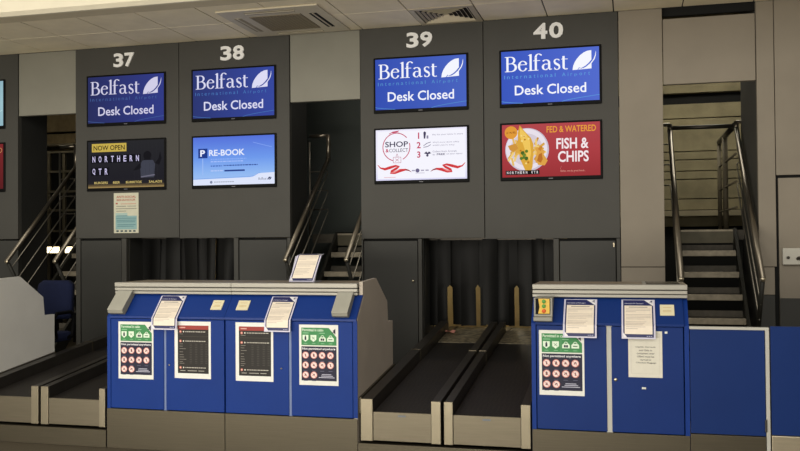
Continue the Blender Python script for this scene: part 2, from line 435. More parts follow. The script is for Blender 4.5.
t = thing('ceiling_vent', 'square slatted air vent in the soffit above number 39', 'air vent', (-1.62, -.3, CZ))
x0, x1, y0, y1 = -1.916, -1.322, -.597, -.006
mb = MB()
for (a, b, c, d) in ((x0, x1, y0, y0+.05), (x0, x1, y1-.05, y1), (x0, x0+.05, y0+.05, y1-.05), (x1-.05, x1, y0+.05, y1-.05)): mb.box(a, b, c, d, CZ-.006, CZ+.006)
mb.build('frame', PLATE_D, t)
MB().box(x0+.05, x1-.05, y0+.05, y1-.05, CZ+.02, CZ+.03).build('backing', VOID, t)
cx_, cy_ = (x0+x1)/2, (y0+y1)/2
for i in range(6):                                # concentric four-way slats
    h = .235 - i*.04
    mb = MB(); w = .024; zt, zb = CZ+.02, CZ-.004
    for q in range(4):
        R_ = Matrix.Rotation(q*PI/2, 3, 'Z')
        pts = [(-h, -h, zb), (h, -h, zb), (h-w, -h+w, zt), (-h+w, -h+w, zt)]
        mb.add([R_ @ Vector(p) + Vector((cx_, cy_, 0)) for p in pts], [[0, 1, 2, 3]])
    mb.build('slat', SLAT, t)

# ------------------------------------------------------------------ displays
SW, SH = .94, .545
ZT, ZB = CAMH + 1.5137, CAMH + .823
def display(cx, cz, label, draw, group):
    t = thing('mounted_screen', label, 'screen', (cx, -.04, cz - SH/2), group)
    MB().box(cx-SW/2, cx+SW/2, -.016, -.0008, cz-SH/2, cz+SH/2, 0, .007).build('housing', BEZ, t)
    bw, bt, bb = .02, .018, .034
    W, H = SW-2*bw, SH-bt-bb
    P = plane_P(cx-SW/2+bw, -.0162, cz-SH/2+bb)
    draw(t, P, W, H)
    MB().box(cx-.02, cx+.02, -.0172, -.015, cz-SH/2+.012, cz-SH/2+.02).build('maker_badge', mat('badge_grey', '#6a6a70', .4), t)
    return t

def leaf(g, u0, v0, u1, v1, white, bg, ly=3):
    f = lambda x, y: (u0 + x*(u1-u0), v0 + y*(v1-v0))
    g.poly([f(0, 0), f(.03, .22), f(.10, .42), f(.20, .60), f(.33, .77), f(.48, .90), f(.64, .98), f(.81, 1.0), f(.81, .04), f(.40, .02)], white, ly)
    sw = [f(.20, -.03), f(.30, .12), f(.36, .07), f(.46, .10), f(.60, .19), f(.72, .32), f(.84, .50)]
    vs, fs = ribbon(sw, [.006, .010, .012, .018, .020, .018, .014]); g.raw(vs, fs, bg, ly+1)
    sw = [f(.34, .03), f(.44, .04), f(.60, .13), f(.78, .30), f(.92, .52), f(.98, .72), f(1.0, .93)]
    vs, fs = ribbon(sw, [.003, .010, .012, .013, .012, .009, .003]); g.raw(vs, fs, white, ly+2)

def blue_closed(top, bot, white, teal):
    def draw(t, P, W, H):
        g = Gfx(P, W, H); bg = glow_grad('lit_blue_' + top[1:], [(0, bot), (1, top)], axis='X')
        g.rect(0, 0, 1, 1, bg)
        sw = glow(teal)
        for (a, b, c, h) in ((0, .05, .22, .0), (.62, .0, 1.0, .10)):
            pts = [(a + (c-a)*i/10, b + (h-b)*(i/10)**.7) for i in range(11)]
            g.line(pts, .005, sw, 1)
        g.build('display_panel', t)
        w = glow(white)
        g = Gfx(P, W, H); g.serif(.037, .605, .690, .925, w); g.build('heading_lettering', t)
        g = Gfx(P, W, H); leaf(g, .732, .58, .968, .935, w, glow(top)); g.build('leaf_emblem', t)
        x = .03                 # widely spaced small line
        g = Gfx(P, W, H)
        for ch in 'International Airport':
            if ch == ' ': x += .045; g.build('subtitle_lettering', t); g = Gfx(P, W, H); continue
            wd = {'i': .007, 'l': .007, 'I': .007, 't': .018, 'r': .018, 'A': .036}.get(ch, .028)
            h = {'A': .068, 'I': .068, 'l': .068, 't': .062, 'i': .068}.get(ch, .05)
            v = .475 - (.014 if ch == 'p' else 0); 
            g.text(ch, x, v, x+wd, v+h, glow(teal)); x += wd + .0215
        g.build('subtitle_lettering', t)
        g = Gfx(P, W, H); g.text('Desk Closed', .138, .155, .868, .345, w, bold=.012); g.build('message_lettering', t)
    return draw

xs = [-5.138, -3.903, -1.939, -.702]
G1 = 'blue closed screens over the desks'
for i, (tp, bt, wh, te) in enumerate((('#333c86', '#2a2f5c', '#d2cfe8', '#47639c'), ('#38499e', '#2e3872', '#dcdcf4', '#4a78b8'), ('#4a64c0', '#3650b2', '#f4f6ff', '#5a94cc'), ('#546cce', '#3c58be', '#f6f8ff', '#629edc'))):
    display(xs[i], ZT, 'blue Desk Closed screen mounted directly below the number %d' % (37+i), blue_closed(tp, bt, wh, te), G1)

def food_menu(t, P, W, H):
    g = Gfx(P, W, H)
    g.rect(0, 0, 1, 1, glow_grad('lit_dark_menu', [(0, '#a98f5c'), (.035, '#6e5c3c'), (.09, '#272528'), (.2, '#222127'), (1, '#29292c')]))
    dk = glow('#17171c'); sil = glow('#1a191d'); shirt = glow('#40424e')
    g.poly([(.70, .20), (.69, .48), (.72, .56), (.78, .585), (.86, .565), (.885, .48), (.87, .20)], shirt, 1)    # figure with its back turned
    g.disc(.785, .67, .052, sil, 2); g.poly([(.74, .57), (.835, .57), (.81, .66), (.76, .66)], sil, 2)
    g.poly([(.60, .36), (.66, .47), (.70, .52), (.70, .40), (.64, .36)], sil, 2); g.poly([(.885, .5), (.94, .46), (.97, .6), (.95, .75), (.93, .6)], sil, 2)
    g.poly([(.70, .20), (.88, .24), (.88, .27), (.70, .225)], glow('#6a6878'), 2)
    for a in range(7): g.line([(.62+.05*a, .02), (.60+.05*a, .98)], .002, glow('#2e2d31'), 1)
    g.rect(.04, .535, .70, .705, dk, 3); g.rect(.04, .265, .285, .44, dk, 3)
    g.build('display_panel', t)
    g = Gfx(P, W, H); g.rect(.052, .775, .512, .955, glow('#c5ab4e'), 3); g.text('NOW OPEN', .075, .81, .49, .915, glow('#1b1a1a'), 4, .012); g.build('badge_lettering', t)
    w = glow('#cfc8ec')
    for i, ch in enumerate('NORTHERN'): g = Gfx(P, W, H); g.text(ch, .06+.0825*i, .555, .098+.0825*i, .685, w, 4, .02); g.build('letter', t)
    for i, ch in enumerate('QTR'): g = Gfx(P, W, H); g.text(ch, .06+.0825*i, .285, .098+.0825*i, .42, w, 4, .02); g.build('letter', t)
    g = Gfx(P, W, H); c = glow('#d6bf74')
    for s_, a, b in (('BURGERS', .085, .265), ('BEER', .335, .425), ('BURRITOS', .505, .71), ('SALADS', .805, .975)): g.text(s_, a, .085, b, .135, c, 4, .012)
    g.build('menu_lettering', t)
def rebook(t, P, W, H):
    g = Gfx(P, W, H)
    g.rect(0, 0, 1, 1, glow_grad('lit_sky_blue', [(0, '#a6c6f4'), (.25, '#90b8f2'), (.55, '#6f9aec'), (1, '#5672da')]))
    w = glow('#dfe6fb')
    g.poly([(0, 0), (1, 0), (1, .235), (.84, .225), (.80, .215), (.74, .155), (.70, .145), (0, .12)], w, 1)
    g.line([(.74, .865), (.84, .815), (.97, .755)], .006, glow('#86a6f2'), 1); g.line([(0, .135), (.7, .16), (.76, .175), (.82, .235)], .003, glow('#5a86e0'), 2)
    g.rect(.115, .22, .125, .56, glow('#9fbdf4'), 1)
    for (v, a, b, c) in ((.525, .22, .66, '#8fb0f6'), (.475, .22, .62, '#a9c2fa'), (.385, .22, .36, '#3c62b8'), (.39, .38, .80, '#2c4a9c'), (.285, .22, .37, '#b7cbf8')):
        x = a
        while x < b:
            k = random.uniform(.012, .04); g.rect(x, v, min(x+k, b), v+.022, glow(c), 2); x += k + .008
    g.rect(.39, .275, .64, .31, glow('#2c4590'), 2)
    g.disc(.225, .06, .016, glow('#7d86a4'), 2)
    for i in range(9): g.rect(.26+.028*i, .052, .282+.028*i, .072, glow('#a2a9bd'), 2)
    g.build('display_panel', t)
    g = Gfx(P, W, H); g.rect(.065, .565, .18, .765, glow('#213c8a'), 2); g.text('P', .09, .60, .15, .735, glow('#eef2ff'), 4, .03); g.build('parking_badge', t)
    g = Gfx(P, W, H); g.text('RE-BOOK', .20, .605, .64, .735, glow('#e6ecff'), 3, .025); g.build('heading_lettering', t)
    g = Gfx(P, W, H); g.serif(.805, .085, .905, .135, glow('#303a5c'), 3); leaf(g, .915, .085, .96, .145, glow('#1b2550'), w, 3); g.build('corner_logo', t)
def shop(t, P, W, H):
    g = Gfx(P, W, H)
    g.rect(0, 0, 1, 1, glow_grad('lit_white_lilac', [(0, '#dcdaf6'), (.3, '#f2f1fd'), (1, '#ece9fa')]))
    g.rect(.02, .03, .98, .97, glow('#f6f5fe'), 1)
    pk = glow('#c2395c'); rd = glow('#d23c40'); rl = glow('#ea8a88'); dk = glow('#7c2027'); bk = glow('#3b3550')
    for (s_, o_) in ((1, .02), (-1, .98)):        # ribbons
        f = lambda p: [(o_ + s_*x, y) for x, y in p]
        g.line(f([(0, .31), (.03, .25), (.08, .225), (.14, .255), (.20, .285), (.245, .275)]), [.006, .014, .028, .030, .022, .006], rd, 2)
        g.line(f([(.245, .275), (.21, .235), (.155, .18), (.14, .145), (.19, .15), (.25, .19), (.31, .205), (.345, .19), (.375, .155)]), [.008, .026, .026, .016, .030, .034, .020, .012, .003], rd, 3)
        g.line(f([(.15, .15), (.19, .165), (.24, .205)]), [.004, .016, .006], rl, 4)
        g.line(f([(.31, .205), (.345, .19), (.375, .155)]), [.010, .010, .003], dk, 4)
    for i in range(4): g.rect(.40+.05*i, .17, .435+.05*i, .195, glow('#a7a2b8'), 2)
    g.disc(.462, .182, .022, glow('#6c6688'), 3)
    g.rect(.44, .125, .54, .138, glow('#c4c0d2'), 2); g.rect(.09, .055, .22, .065, glow('#e2a9b4'), 2)
    g.build('display_panel', t)
    g = Gfx(P, W, H); g.ring(.23, .655, .155, .009, pk, 2, 40, 280); g.ring(.23, .655, .155, .009, pk, 2, -62, 15)
    g.poly([(.17, .94), (.27, .985), (.245, .955), (.27, .93), (.245, .945), (.20, .935)], pk, 3); g.line([(.15, .915), (.19, .955), (.26, .97)], .007, pk, 3)
    g.rect(.195, .345, .28, .455, glow('#f8f6ff'), 3)
    for (a, b) in (((.195, .345), (.28, .345)), ((.195, .455), (.28, .455)), ((.195, .345), (.195, .455)), ((.28, .345), (.28, .455)), ((.225, .455), (.235, .52)), ((.25, .455), (.24, .52)), ((.215, .37), (.26, .43)), ((.26, .37), (.215, .43))): g.line([a, b], .004, glow('#a8385a'), 4)
    g.build('round_emblem', t)
    g = Gfx(P, W, H); g.text('SHOP', .105, .655, .36, .765, bk, 4, .014); g.text('&', .11, .555, .145, .625, pk, 4, .02); g.text('COLLECT', .15, .555, .36, .625, bk, 4); g.build('heading_lettering', t)
    for i, s_ in enumerate('123'): 
        g = Gfx(P, W, H); v = .80 - .185*i; nw = .125*H*text_geo(s_, .02)[2]/W; g.text(s_, .478-nw/2, v, .478+nw/2, v+.125, pk, 4, .02); g.build('step_numeral', t)
    g = Gfx(P, W, H); ic = glow('#4a4560')
    g.poly([(.535, .80), (.55, .80), (.56, .92), (.545, .945), (.53, .92)], ic, 3); g.rect(.565, .80, .585, .86, glow('#8b86a0'), 3)
    g.line([(.53, .66), (.57, .71), (.61, .73)], .007, glow('#77728c'), 3); g.line([(.53, .63), (.575, .645), (.61, .68)], .007, glow('#77728c'), 3)
    g.disc(.572, .47, .013, ic, 3); g.poly([(.535, .51), (.56, .55), (.575, .52), (.59, .55), (.615, .51), (.595, .50), (.575, .49), (.555, .50)], ic, 3)
    g.build('step_pictogram', t)
    g = Gfx(P, W, H); c = glow('#8a859e')
    for s_, a, b, v in (('Pay for your items in store', .63, .96, .85), ("We'll store them safely", .63, .92, .70), ("whilst you're away", .63, .87, .645), ('Collect from Arrivals', .63, .89, .525), ('for', .63, .66, .465), ('on your return', .78, .95, .465)): g.text(s_, a, v, b, v+.035, c, 4, .004)
    g.text('FREE', .675, .468, .765, .505, glow('#5c5674'), 4, .02)
    g.build('step_lettering', t)
def chips(t, P, W, H):
    g = Gfx(P, W, H)
    g.rect(0, 0, 1, 1, glow_grad('lit_red', [(0, '#9a3438'), (.5, '#ac4045'), (1, '#b2484d')]))
    for r in (.045, .06): g.ring(.93, .72, r, .003, glow('#a8444a'), 1)
    g.build('display_panel', t)
    g = Gfx(P, W, H)
    g.disc(.258, .515, .226, glow('#c9bfd0'), 1, 40); g.disc(.253, .525, .214, glow('#e8e0ea'), 2, 40); g.disc(.253, .52, .168, glow('#d6cbd6'), 3, 36)
    rnd = random.Random(3); cols = ['#d9a648', '#e6bb5e', '#c98f36', '#efce7c']
    for i in range(30):                           # chips either side
        a = rnd.uniform(-.7, .7); L = rnd.uniform(.07, .12); x = rnd.choice((rnd.uniform(.09, .17), rnd.uniform(.33, .41))); y = rnd.uniform(.26, .68)
        dx, dy = L*math.cos(a+1.2)/2, L*math.sin(a+1.2)/2*1.8
        g.line([(x-dx, y-dy), (x+dx, y+dy)], .020, glow(cols[i % 4]), 4 + i % 3)
    g.poly([(.34, .30), (.36, .45), (.34, .55), (.36, .56), (.40, .55), (.445, .48), (.43, .42), (.47, .30), (.44, .21), (.38, .22)], glow('#dda24a'), 7)
    g.poly([(.36, .30), (.38, .42), (.41, .45), (.42, .33), (.40, .26)], glow('#b9702c'), 8); g.poly([(.37, .52), (.40, .58), (.42, .56), (.40, .48)], glow('#c98436'), 8)
    g.poly([(.06, .60), (.14, .64), (.17, .55), (.12, .48), (.08, .52)], glow('#cf9440'), 7)
    g.poly([(.185, .985), (.235, .87), (.30, .74), (.325, .62), (.325, .45), (.315, .2), (.29, .05), (.255, .06), (.22, .2), (.185, .35), (.165, .6), (.165, .85)], glow('#dba73f'), 9)
    g.poly([(.19, .94), (.25, .82), (.29, .68), (.30, .45), (.285, .3), (.255, .4), (.22, .62), (.185, .78)], glow('#efc65e'), 10)
    for i in range(14):
        x = rnd.uniform(.19, .29); y = rnd.uniform(.25, .8); g.disc(x, y, rnd.uniform(.006, .012), glow(rnd.choice(['#f6d985', '#c98a30', '#b87828'])), 11, 8)
    for i in range(9): g.disc(.225+rnd.uniform(-.035, .04), .43+rnd.uniform(-.09, .1), .017, glow(rnd.choice(['#5c7a2e', '#77913a', '#49662a'])), 12, 9)
    g.build('plate_picture', t)
    g = Gfx(P, W, H); g.disc(.095, .85, .067, glow('#e09a3a'), 8, 28); g.text('£14.95', .048, .83, .142, .87, glow('#8a4a22'), 9, .01); g.build('price_badge', t)
    g = Gfx(P, W, H); g.text('FED & WATERED', .462, .825, .960, .945, glow('#e8a13c'), 3, .014); g.build('brand_lettering', t)
    g = Gfx(P, W, H); w = glow('#f4e8ea'); g.text('FISH &', .56, .51, .885, .715, w, 3, .022); g.text('CHIPS', .575, .262, .885, .47, w, 3, .022); g.build('dish_lettering', t)
    g = Gfx(P, W, H); g.rect(.035, .045, .385, .125, glow('#1c1a1c'), 13); g.build('name_strip', t)
    for wd, o_ in (('NORTHERN', 0), ('QTR', 9)):
        g = Gfx(P, W, H)
        for i, ch in enumerate(wd): g.text(ch, .048+.028*(i+o_), .06, .064+.028*(i+o_), .11, w, 14, .02)
        g.build('name_lettering', t)
    g = Gfx(P, W, H); g.text('Relax, we do great food...', .60, .07, .85, .115, glow('#e0a090'), 3); g.line([(.598, .13), (.61, .19)], .002, glow('#d08a80'), 3); g.build('tagline_lettering', t)
G2 = 'advertising screens under the closed screens'
display(xs[0], ZB, 'dark advert screen with yellow NOW OPEN badge, second row, below number 37', food_menu, G2)
display(xs[1], ZB, 'sky blue RE-BOOK parking advert screen, second row, below number 38', rebook, G2)
display(xs[2], ZB, 'white SHOP & COLLECT advert screen with red ribbons, below number 39', shop, G2)
display(xs[3], ZB, 'red FISH & CHIPS advert screen with a plate of food, below number 40', chips, G2)
def edge_cyan(t, P, W, H):
    g = Gfx(P, W, H); g.rect(0, 0, 1, 1, glow_grad('lit_pale_cyan', [(0, '#92b6c2'), (.5, '#9cc0ca'), (1, '#8fb2be')])); g.line([(.8, .1), (.93, .3), (.99, .35)], .01, glow('#b4d2d8'), 1); g.build('display_panel', t)
def edge_red(t, P, W, H):
    g = Gfx(P, W, H); g.rect(0, 0, 1, 1, glow_grad('lit_dark_red', [(0, '#5a2022'), (1, '#7a2a2c')])); g.ring(.955, .86, .03, .008, glow('#b98a58'), 1); g.build('display_panel', t)
display(-6.63-SW/2, ZT+.024, 'pale cyan screen cut off by the left edge, upper of two', edge_cyan, 'screens on the far left panel')
display(-6.63-SW/2, ZB+.02, 'dark red screen cut off by the left edge, lower of two', edge_red, 'screens on the far left panel')

# desk numbers on the wall
for i, (n_, a, b, z) in enumerate((('37', -5.282, -5.036, 3.372), ('38', -4.044, -3.781, 3.370), ('39', -2.074, -1.817, 3.377), ('40', -.85, -.574, 3.381))):
    t = thing('number_sign', 'cream raised number %s on the dark wall panel' % n_, 'number', ((a+b)/2, 0, z), 'desk numbers on the wall')
    m_ = (a+b)/2
    for ch, (p, q) in zip(n_, ((a, m_-.008), (m_+.008, b))):
        vs, fs, _ = text_geo(ch, .03); mb = MB(); h = .148
        f3 = lambda x, y, yy: (p + x*(q-p), yy, z + y*h)
        n = len(vs)
        mb.add([f3(x, y, -.014) for x, y in vs], fs); 
        from collections import Counter
        ec = Counter(tuple(sorted((f[k], f[(k+1) % len(f)]))) for f in fs for k in range(len(f)))
        ed = [e for e, c in ec.items() if c == 1]
        mb.add([f3(x, y, -.014) for x, y in vs] + [f3(x, y, -.0005) for x, y in vs], [[e0, e1, n+e1, n+e0] for e0, e1 in ed])
        mb.build('digit', NUMC, t)

# notice under the screen of desk 37
g = Gfx(plane_P(-5.288, -.003, 1.613), .293, .424)
g.rect(0, 0, 1, 1, flat('#cfcdb8')); g.rect(.07, .09, .93, .43, flat('#8fb4b6'), 1); g.rect(.07, .43, .55, .5, flat('#a9c4bf'), 1)
for (a, b, v) in ((.1, .55, .42), (.1, .9, .36), (.12, .88, .31), (.12, .86, .27), (.14, .88, .20), (.14, .8, .16)): g.rect(a, v, b, v+.018, flat('#5f8a94'), 2)
for (a, b, v) in ((.1, .5, .66), (.55, .9, .66), (.08, .92, .60), (.1, .5, .54)): g.rect(a, v, b, v+.016, flat('#86867a'), 1)
for i in range(5): g.rect(.1+.17*i, .03, .2+.17*i, .07, flat('#2f4a55'), 1)
red = flat('#b2503f'); g.text('ANTI-SOCIAL', .11, .875, .9, .93, red, 2, .015); g.text('BEHAVIOUR', .12, .80, .88, .85, red, 2, .015); g.rect(.08, .72, .16, .755, red, 1); g.rect(.28, .72, .9, .735, flat('#c98a78'), 1)
o = g.build('wall_notice', base=(-5.14, 0, 1.613)); tag(o, 'crinkled pale notice with red heading taped under the dark NOW OPEN screen', 'notice')
# ------------------------------------------------------------------ check-in desks
CZT = 1.213
SIDE = [(YD+.003, 0), (YD+.003, .965), (-2.335, 1.128), (-2.36, 1.13), (-2.36, 1.222), (-2.02, 1.235), (-1.72, 1.045), (-1.70, .885), (-1.565, .883), (-1.565, 0)]
SL = .115
def zr(y): return .43 + SL*(y - YD)                # top of the side rails
def desk(x0, x1, split, label, loc_door_locks, sides, gap=.018, kz=.290, blue=None):
    t = thing('check_in_desk', label, 'desk', ((x0+x1)/2, -2.0, 0), 'blue check-in desks')
    a = x0 + (.03 if 'L' in sides else 0); b = x1 - (.03 if 'R' in sides or 'B' in sides else 0)
    MB().box(x0+.001, x1-.001, YD-.006, YD+.02, 0, kz, 0, .002).build('kick_plate', STEEL, t)
    MB().box(a+.004, b-.004, YD+.03, -1.73, .02, .95).build('carcass', BLUED, t)
    MB().box(split-gap/2-.004, split+gap/2+.004, YD+.004, YD+.03, kz, .957).build('centre_strip', LIGHTEDGE if gap > .02 else mat('slate_blue_strip', '#6b7ca6', .5), t)
    for i, (p, q) in enumerate(((a+.004, split-gap/2), (split+gap/2, b-.004))):
        d = MB().box(p, q, YD-.002, YD+.028, kz+.004, .953, 0, .004).build('door', blue or BLUE, t)
        if loc_door_locks[i]:
            lx, lz, r_ = loc_door_locks[i]
            MB().lathe([(r_, 0), (r_, .004), (r_*.6, .007)], (lx, YD-.001, lz), axis='Y', seg=14).build('lock', STEELB, d)
    # leaning fascia under the worktop, with a lip at its foot
    MB().prism([(YD-.012, .957), (YD-.012, .972), (-2.355, 1.13), (-2.31, 1.13), (-2.31, .957)], a, b + (.027 if 'R' in sides else 0), 0).build('fascia', BLUER if blue else BLUEF, t)
    # ribbed aluminium front edge of the worktop
    xe = b - .001 if 'R' in sides else x1
    mb = MB()
    mb.box(x0, xe, -2.38, -2.33, 1.128, 1.21, 1)
    for (z0, z1, yy) in ((1.180, CZT, -2.396), (1.152, 1.175, -2.392), (1.128, 1.148, -2.388)): mb.box(x0-.001, xe+.001, yy, -2.335, z0, z1, 0, .004)
    mb.build('worktop_edge', [ALU, GROOVE], t)
    MB().box(x0, xe, -2.334, -1.93, 1.165, CZT-.002, 0, .003).build('worktop', CTOP, t)
    for s_ in sides:
        xx = (x0, x0+.028) if s_ == 'L' else (x1-.028, x1)
        o = MB().prism(SIDE, xx[0] + (.002 if s_ == 'R' else 0), xx[1], 0)
        if s_ in 'LB': o = MB().prism([(y + (.004 if y > -2.2 else 0), min(z, 1.20)) if abs(y+2.36) > .01 else (-2.345, min(z, 1.16)) for y, z in SIDE], xx[0], xx[1], 0)
        p_ = o.build('side_panel', BLUE if s_ in 'LB' else SIDEP, t)
        if s_ == 'R' and x1 < -1: MB().prism([(YD+.02, zr(YD)-.1), (YD+.02, zr(YD)+.006), (-1.57, zr(-1.57)+.006), (-1.57, zr(-1.57)-.1)], x1+.002, x1+.018).build('skirting_strip', STEEL, t)
        if s_ == 'R': p_['label'] = 'grey stepped side panel'; MB().box(xx[0]-.002, xx[1]+.001, YD-.004, YD+.001, .297, .962).build('edge_strip', BLUE, p_)
    return t
desk(-3.756, -2.806, -3.279, 'blue desk below numbers 37 and 38, left half of the double desk', [(None), (-3.244, .622, .006)], 'L')
desk(-2.804, -1.816, -2.308, 'blue desk with grey stepped side panel, right half of the double desk', [(-2.373, .62, .006), None], 'R')
td = desk(-.629, .350, -.137, 'blue single desk below number 40, with yellow-labelled control box', [None, (-.098, .615, .011)], 'LB', gap=.030, kz=.278, blue=BLUER)
MB().box(.10, .31, -2.31, -2.0, CZT-.001, CZT+.003, 0, .001).build('glass_inset', CDARK, td)
MB().box(.075, .097, -2.32, -1.99, CZT-.001, CZT+.004).build('inset_frame', ALU, td)
# the next desk, of which only the pale side shows
t = thing('check_in_desk', 'check-in desk at the left edge showing only its pale grey stepped side', 'desk', (-5.4, -2.0, 0), 'blue check-in desks')
off = .085
MB().prism([(YD+.02, zr(YD)-.1), (YD+.02, zr(YD)+.006), (-1.49, zr(-1.49)+.006), (-1.49, zr(-1.49)-.1)], -4.941, -4.922).build('skirting_strip', STEEL, t)
o = MB().prism([(y + (off if y > -2.3 else 0), z) for y, z in SIDE], -4.97, -4.942).build('side_panel', SIDEL, t)
MB().box(-5.9, -4.972, YD+.03, -1.66, .02, .95).build('carcass', BLUED, t); MB().box(-5.9, -4.972, YD, YD+.028, .297, .953, 0, .004).build('door', BLUE, t)
MB().prism([(YD-.012, .957), (YD-.012, .972), (-2.355, 1.13), (-2.31, 1.13), (-2.31, .957)], -5.9, -4.972).build('fascia', BLUEF, t)
MB().box(-5.9, -4.972, -2.39, -1.85, 1.13, CZT, 0, .004).build('worktop', CTOP, t); MB().box(-5.9, -4.945, YD-.006, YD+.02, 0, .293, 0, .002).build('kick_plate', STEEL, t)

# low blue partition closing the row on the right
t = thing('low_gate', 'low blue gate framed in pale grey between right desk and the wall end', 'gate', (.58, YD, 0))
MB().box(.354, .79, YD, YD+.025, .297, .945, 0, .003).build('panel', BLUED, t)
mb = MB(); mb.box(.352, .815, YD-.006, YD+.03, .943, .96, 0, .002); mb.build('top_rail', LIGHTEDGE, t)
MB().box(.793, .815, YD-.006, YD+.03, .06, .943, 0, .002).build('post', LIGHTEDGE, t)
MB().box(.352, .79, YD-.008, YD+.02, .0, .293, 0, .002).build('kick_plate', STEEL, t)
MB().box(.784, .796, YD-.016, YD-.002, .325, .40, 0, .003).build('hinge', STEELD, t)
t = thing('low_partition', 'low blue partition panel at the right edge, beyond the gate', 'partition', (1.4, YD, 0))
MB().box(.823, 2.3, YD, YD+.025, .307, .967, 0, .003).build('panel', BLUED, t)
MB().box(.823, 2.3, YD-.008, YD+.02, 0, .303, 0, .002).build('kick_plate', STEELB, t)

# ------------------------------------------------------------------ things fixed to the desk fronts
def fascia_P(x0, w):                               # a sheet hooked on the leaning fascia, its foot over the doors
    pts = [(-2.380, 1.114), (-2.527, .962), (-2.534, .880)]
    L = [math.dist(pts[0], pts[1]), math.dist(pts[1], pts[2])]; T = sum(L)
    def P(u, v, d):
        s_ = T - v
        if s_ <= L[0]: k = s_/L[0]; a, b = pts[0], pts[1]
        else: k = (s_-L[0])/L[1]; a, b = pts[1], pts[2]
        dy, dz = b[0]-a[0], b[1]-a[1]; n = math.hypot(dy, dz); ny, nz = dz/n, -dy/n
        return Vector((x0 + u, a[0] + dy*k + ny*d, a[1] + dz*k + nz*d))
    return P, T, L[1]/T
def sheet_face(g, nv, fold):
    lav = flat('#cfcce0', .35); navy = flat('#22275a', .4); crm = flat('#ece0cf', .4); wht = flat('#e4e2e6', .35); gr = flat('#b9aea4')
    def rv(u0, v0, u1, v1, m, ly):
        if v0 < fold < v1: g.rect(u0, v0, u1, fold, m, ly); g.rect(u0, fold, u1, v1, m, ly)
        else: g.rect(u0, v0, u1, v1, m, ly)
    rv(0, 0, 1, 1, lav, 0); rv(.05, .03, .95, .985, navy, 1); rv(.09, .10, .91, .83, crm, 2)
    g.poly([(.68, .985), (.95, .985), (.95, .82)], wht, 3); g.poly([(.05, .03), (.05, .13), (.16, .03)], wht, 3)
    g.poly([(.85, .945), (.93, .975), (.925, .92)], navy, 4); g.line([(.84, .92), (.90, .915), (.93, .90)], .012, navy, 4)
    g.text('Information for Passengers', .10, .865, .66, .905, flat('#d8d8ea'), 3, .006)
    rnd = random.Random(11)
    g.rect(.22, .775, .78, .795, flat('#8d8480'), 3)
    v = .73
    for i, wd in enumerate((.74, .72, .3, 0, .75, .73, .74, .55, 0, .6, .55, .5, .58, .35)):
        if wd: g.rect(.13, v, .13+wd, v+.011, gr, 3)
        v -= .040
    for i in range(3): g.rect(.74+.06*i, .05, .78+.06*i, .065, flat('#aeb0cc'), 3)
def info_sheet(x0, w, label):
    P, T, fold = fascia_P(x0, w); g = Gfx(P, w, T, .002)
    sheet_face(g, 1, fold)
    o = g.build('passenger_notice', base=(x0+w/2, -2.53, .872)); return tag(o, label, 'notice', 'passenger notices on the desk fascias')
info_sheet(-3.37, .205, 'passenger notice hooked on the double desk fascia, beside the grey box at its left')
info_sheet(-2.487, .195, 'passenger notice hooked on the double desk fascia, nearest its right end')
info_sheet(-.422, .211, 'passenger notice on the single desk, hanging over the green-topped poster')
info_sheet(-.057, .206, 'passenger notice on the single desk, hanging over the plain liquids sheet')
# one more stands on the worktop
c_, s_ = math.cos(math.radians(33)), math.sin(math.radians(33))
def stand_P(u, v, d):
    k = max(0, v - .225); vv = min(v, .225)
    return Vector((-2.405 + u + .02*vv/.225, -2.27 + vv*s_ + k*.99 - d*c_, 1.216 + vv*c_ + k*.15 + d*s_))
g = Gfx(stand_P, .19, .29, .003); sheet_face(g, 1, .225/.29)
t = thing('standing_notice', 'notice in a clear stand on top of the double desk worktop', 'notice', (-2.30, -2.25, 1.213))
g.build('sheet', t)
MB().prism([(-2.27, 1.2135), (-2.27+.225*s_, 1.216+.225*c_-.004), (-2.27+.225*s_+.004, 1.216+.225*c_-.008), (-2.255, 1.2135)], -2.40, -2.21).build('holder', mat('clear_grey_acrylic', '#b9b9c4', .25), t)
MB().box(-2.405, -2.21, -2.26, -2.11, 1.2135, 1.2175).build('foot', mat('clear_grey_acrylic', '#b9b9c4', .25), t)

def pictogram(g, u, v, r, kind, ly):
    red = flat('#cf7a74'); wh = flat('#f0dcd8'); dk = flat('#2a2030')
    g.disc(u, v, r, wh, ly, 16); g.ring(u, v, r, r*.16, red, ly+1, n=16)
    k = g.asp(); a = r*.5
    if kind == 0: g.poly([(u-a*.3, v-a*k*.8), (u+a*.3, v-a*k*.8), (u+a*.25, v+a*k*.9), (u-a*.2, v+a*k*.7)], dk, ly+1)
    elif kind == 1: g.rect(u-a*.5, v-a*k*.8, u+a*.5, v+a*k*.5, dk, ly+1); g.rect(u-a*.25, v+a*k*.5, u+a*.25, v+a*k, dk, ly+1)
    elif kind == 2: g.poly([(u-a*.8, v-a*k*.5), (u+a*.8, v-a*k*.5), (u+a*.4, v+a*k*.1), (u, v+a*k*.9), (u-a*.4, v+a*k*.1)], dk, ly+1)
    else: g.line([(u-a*.7, v-a*k*.5), (u, v+a*k*.6), (u+a*.6, v-a*k*.2)], a*.4, dk, ly+1); g.disc(u+a*.3, v+a*k*.4, a*.3, dk, ly+1, 8)
    g.line([(u-r*.6, v+r*k*.6), (u+r*.6, v-r*k*.6)], r*.13, red, ly+2)
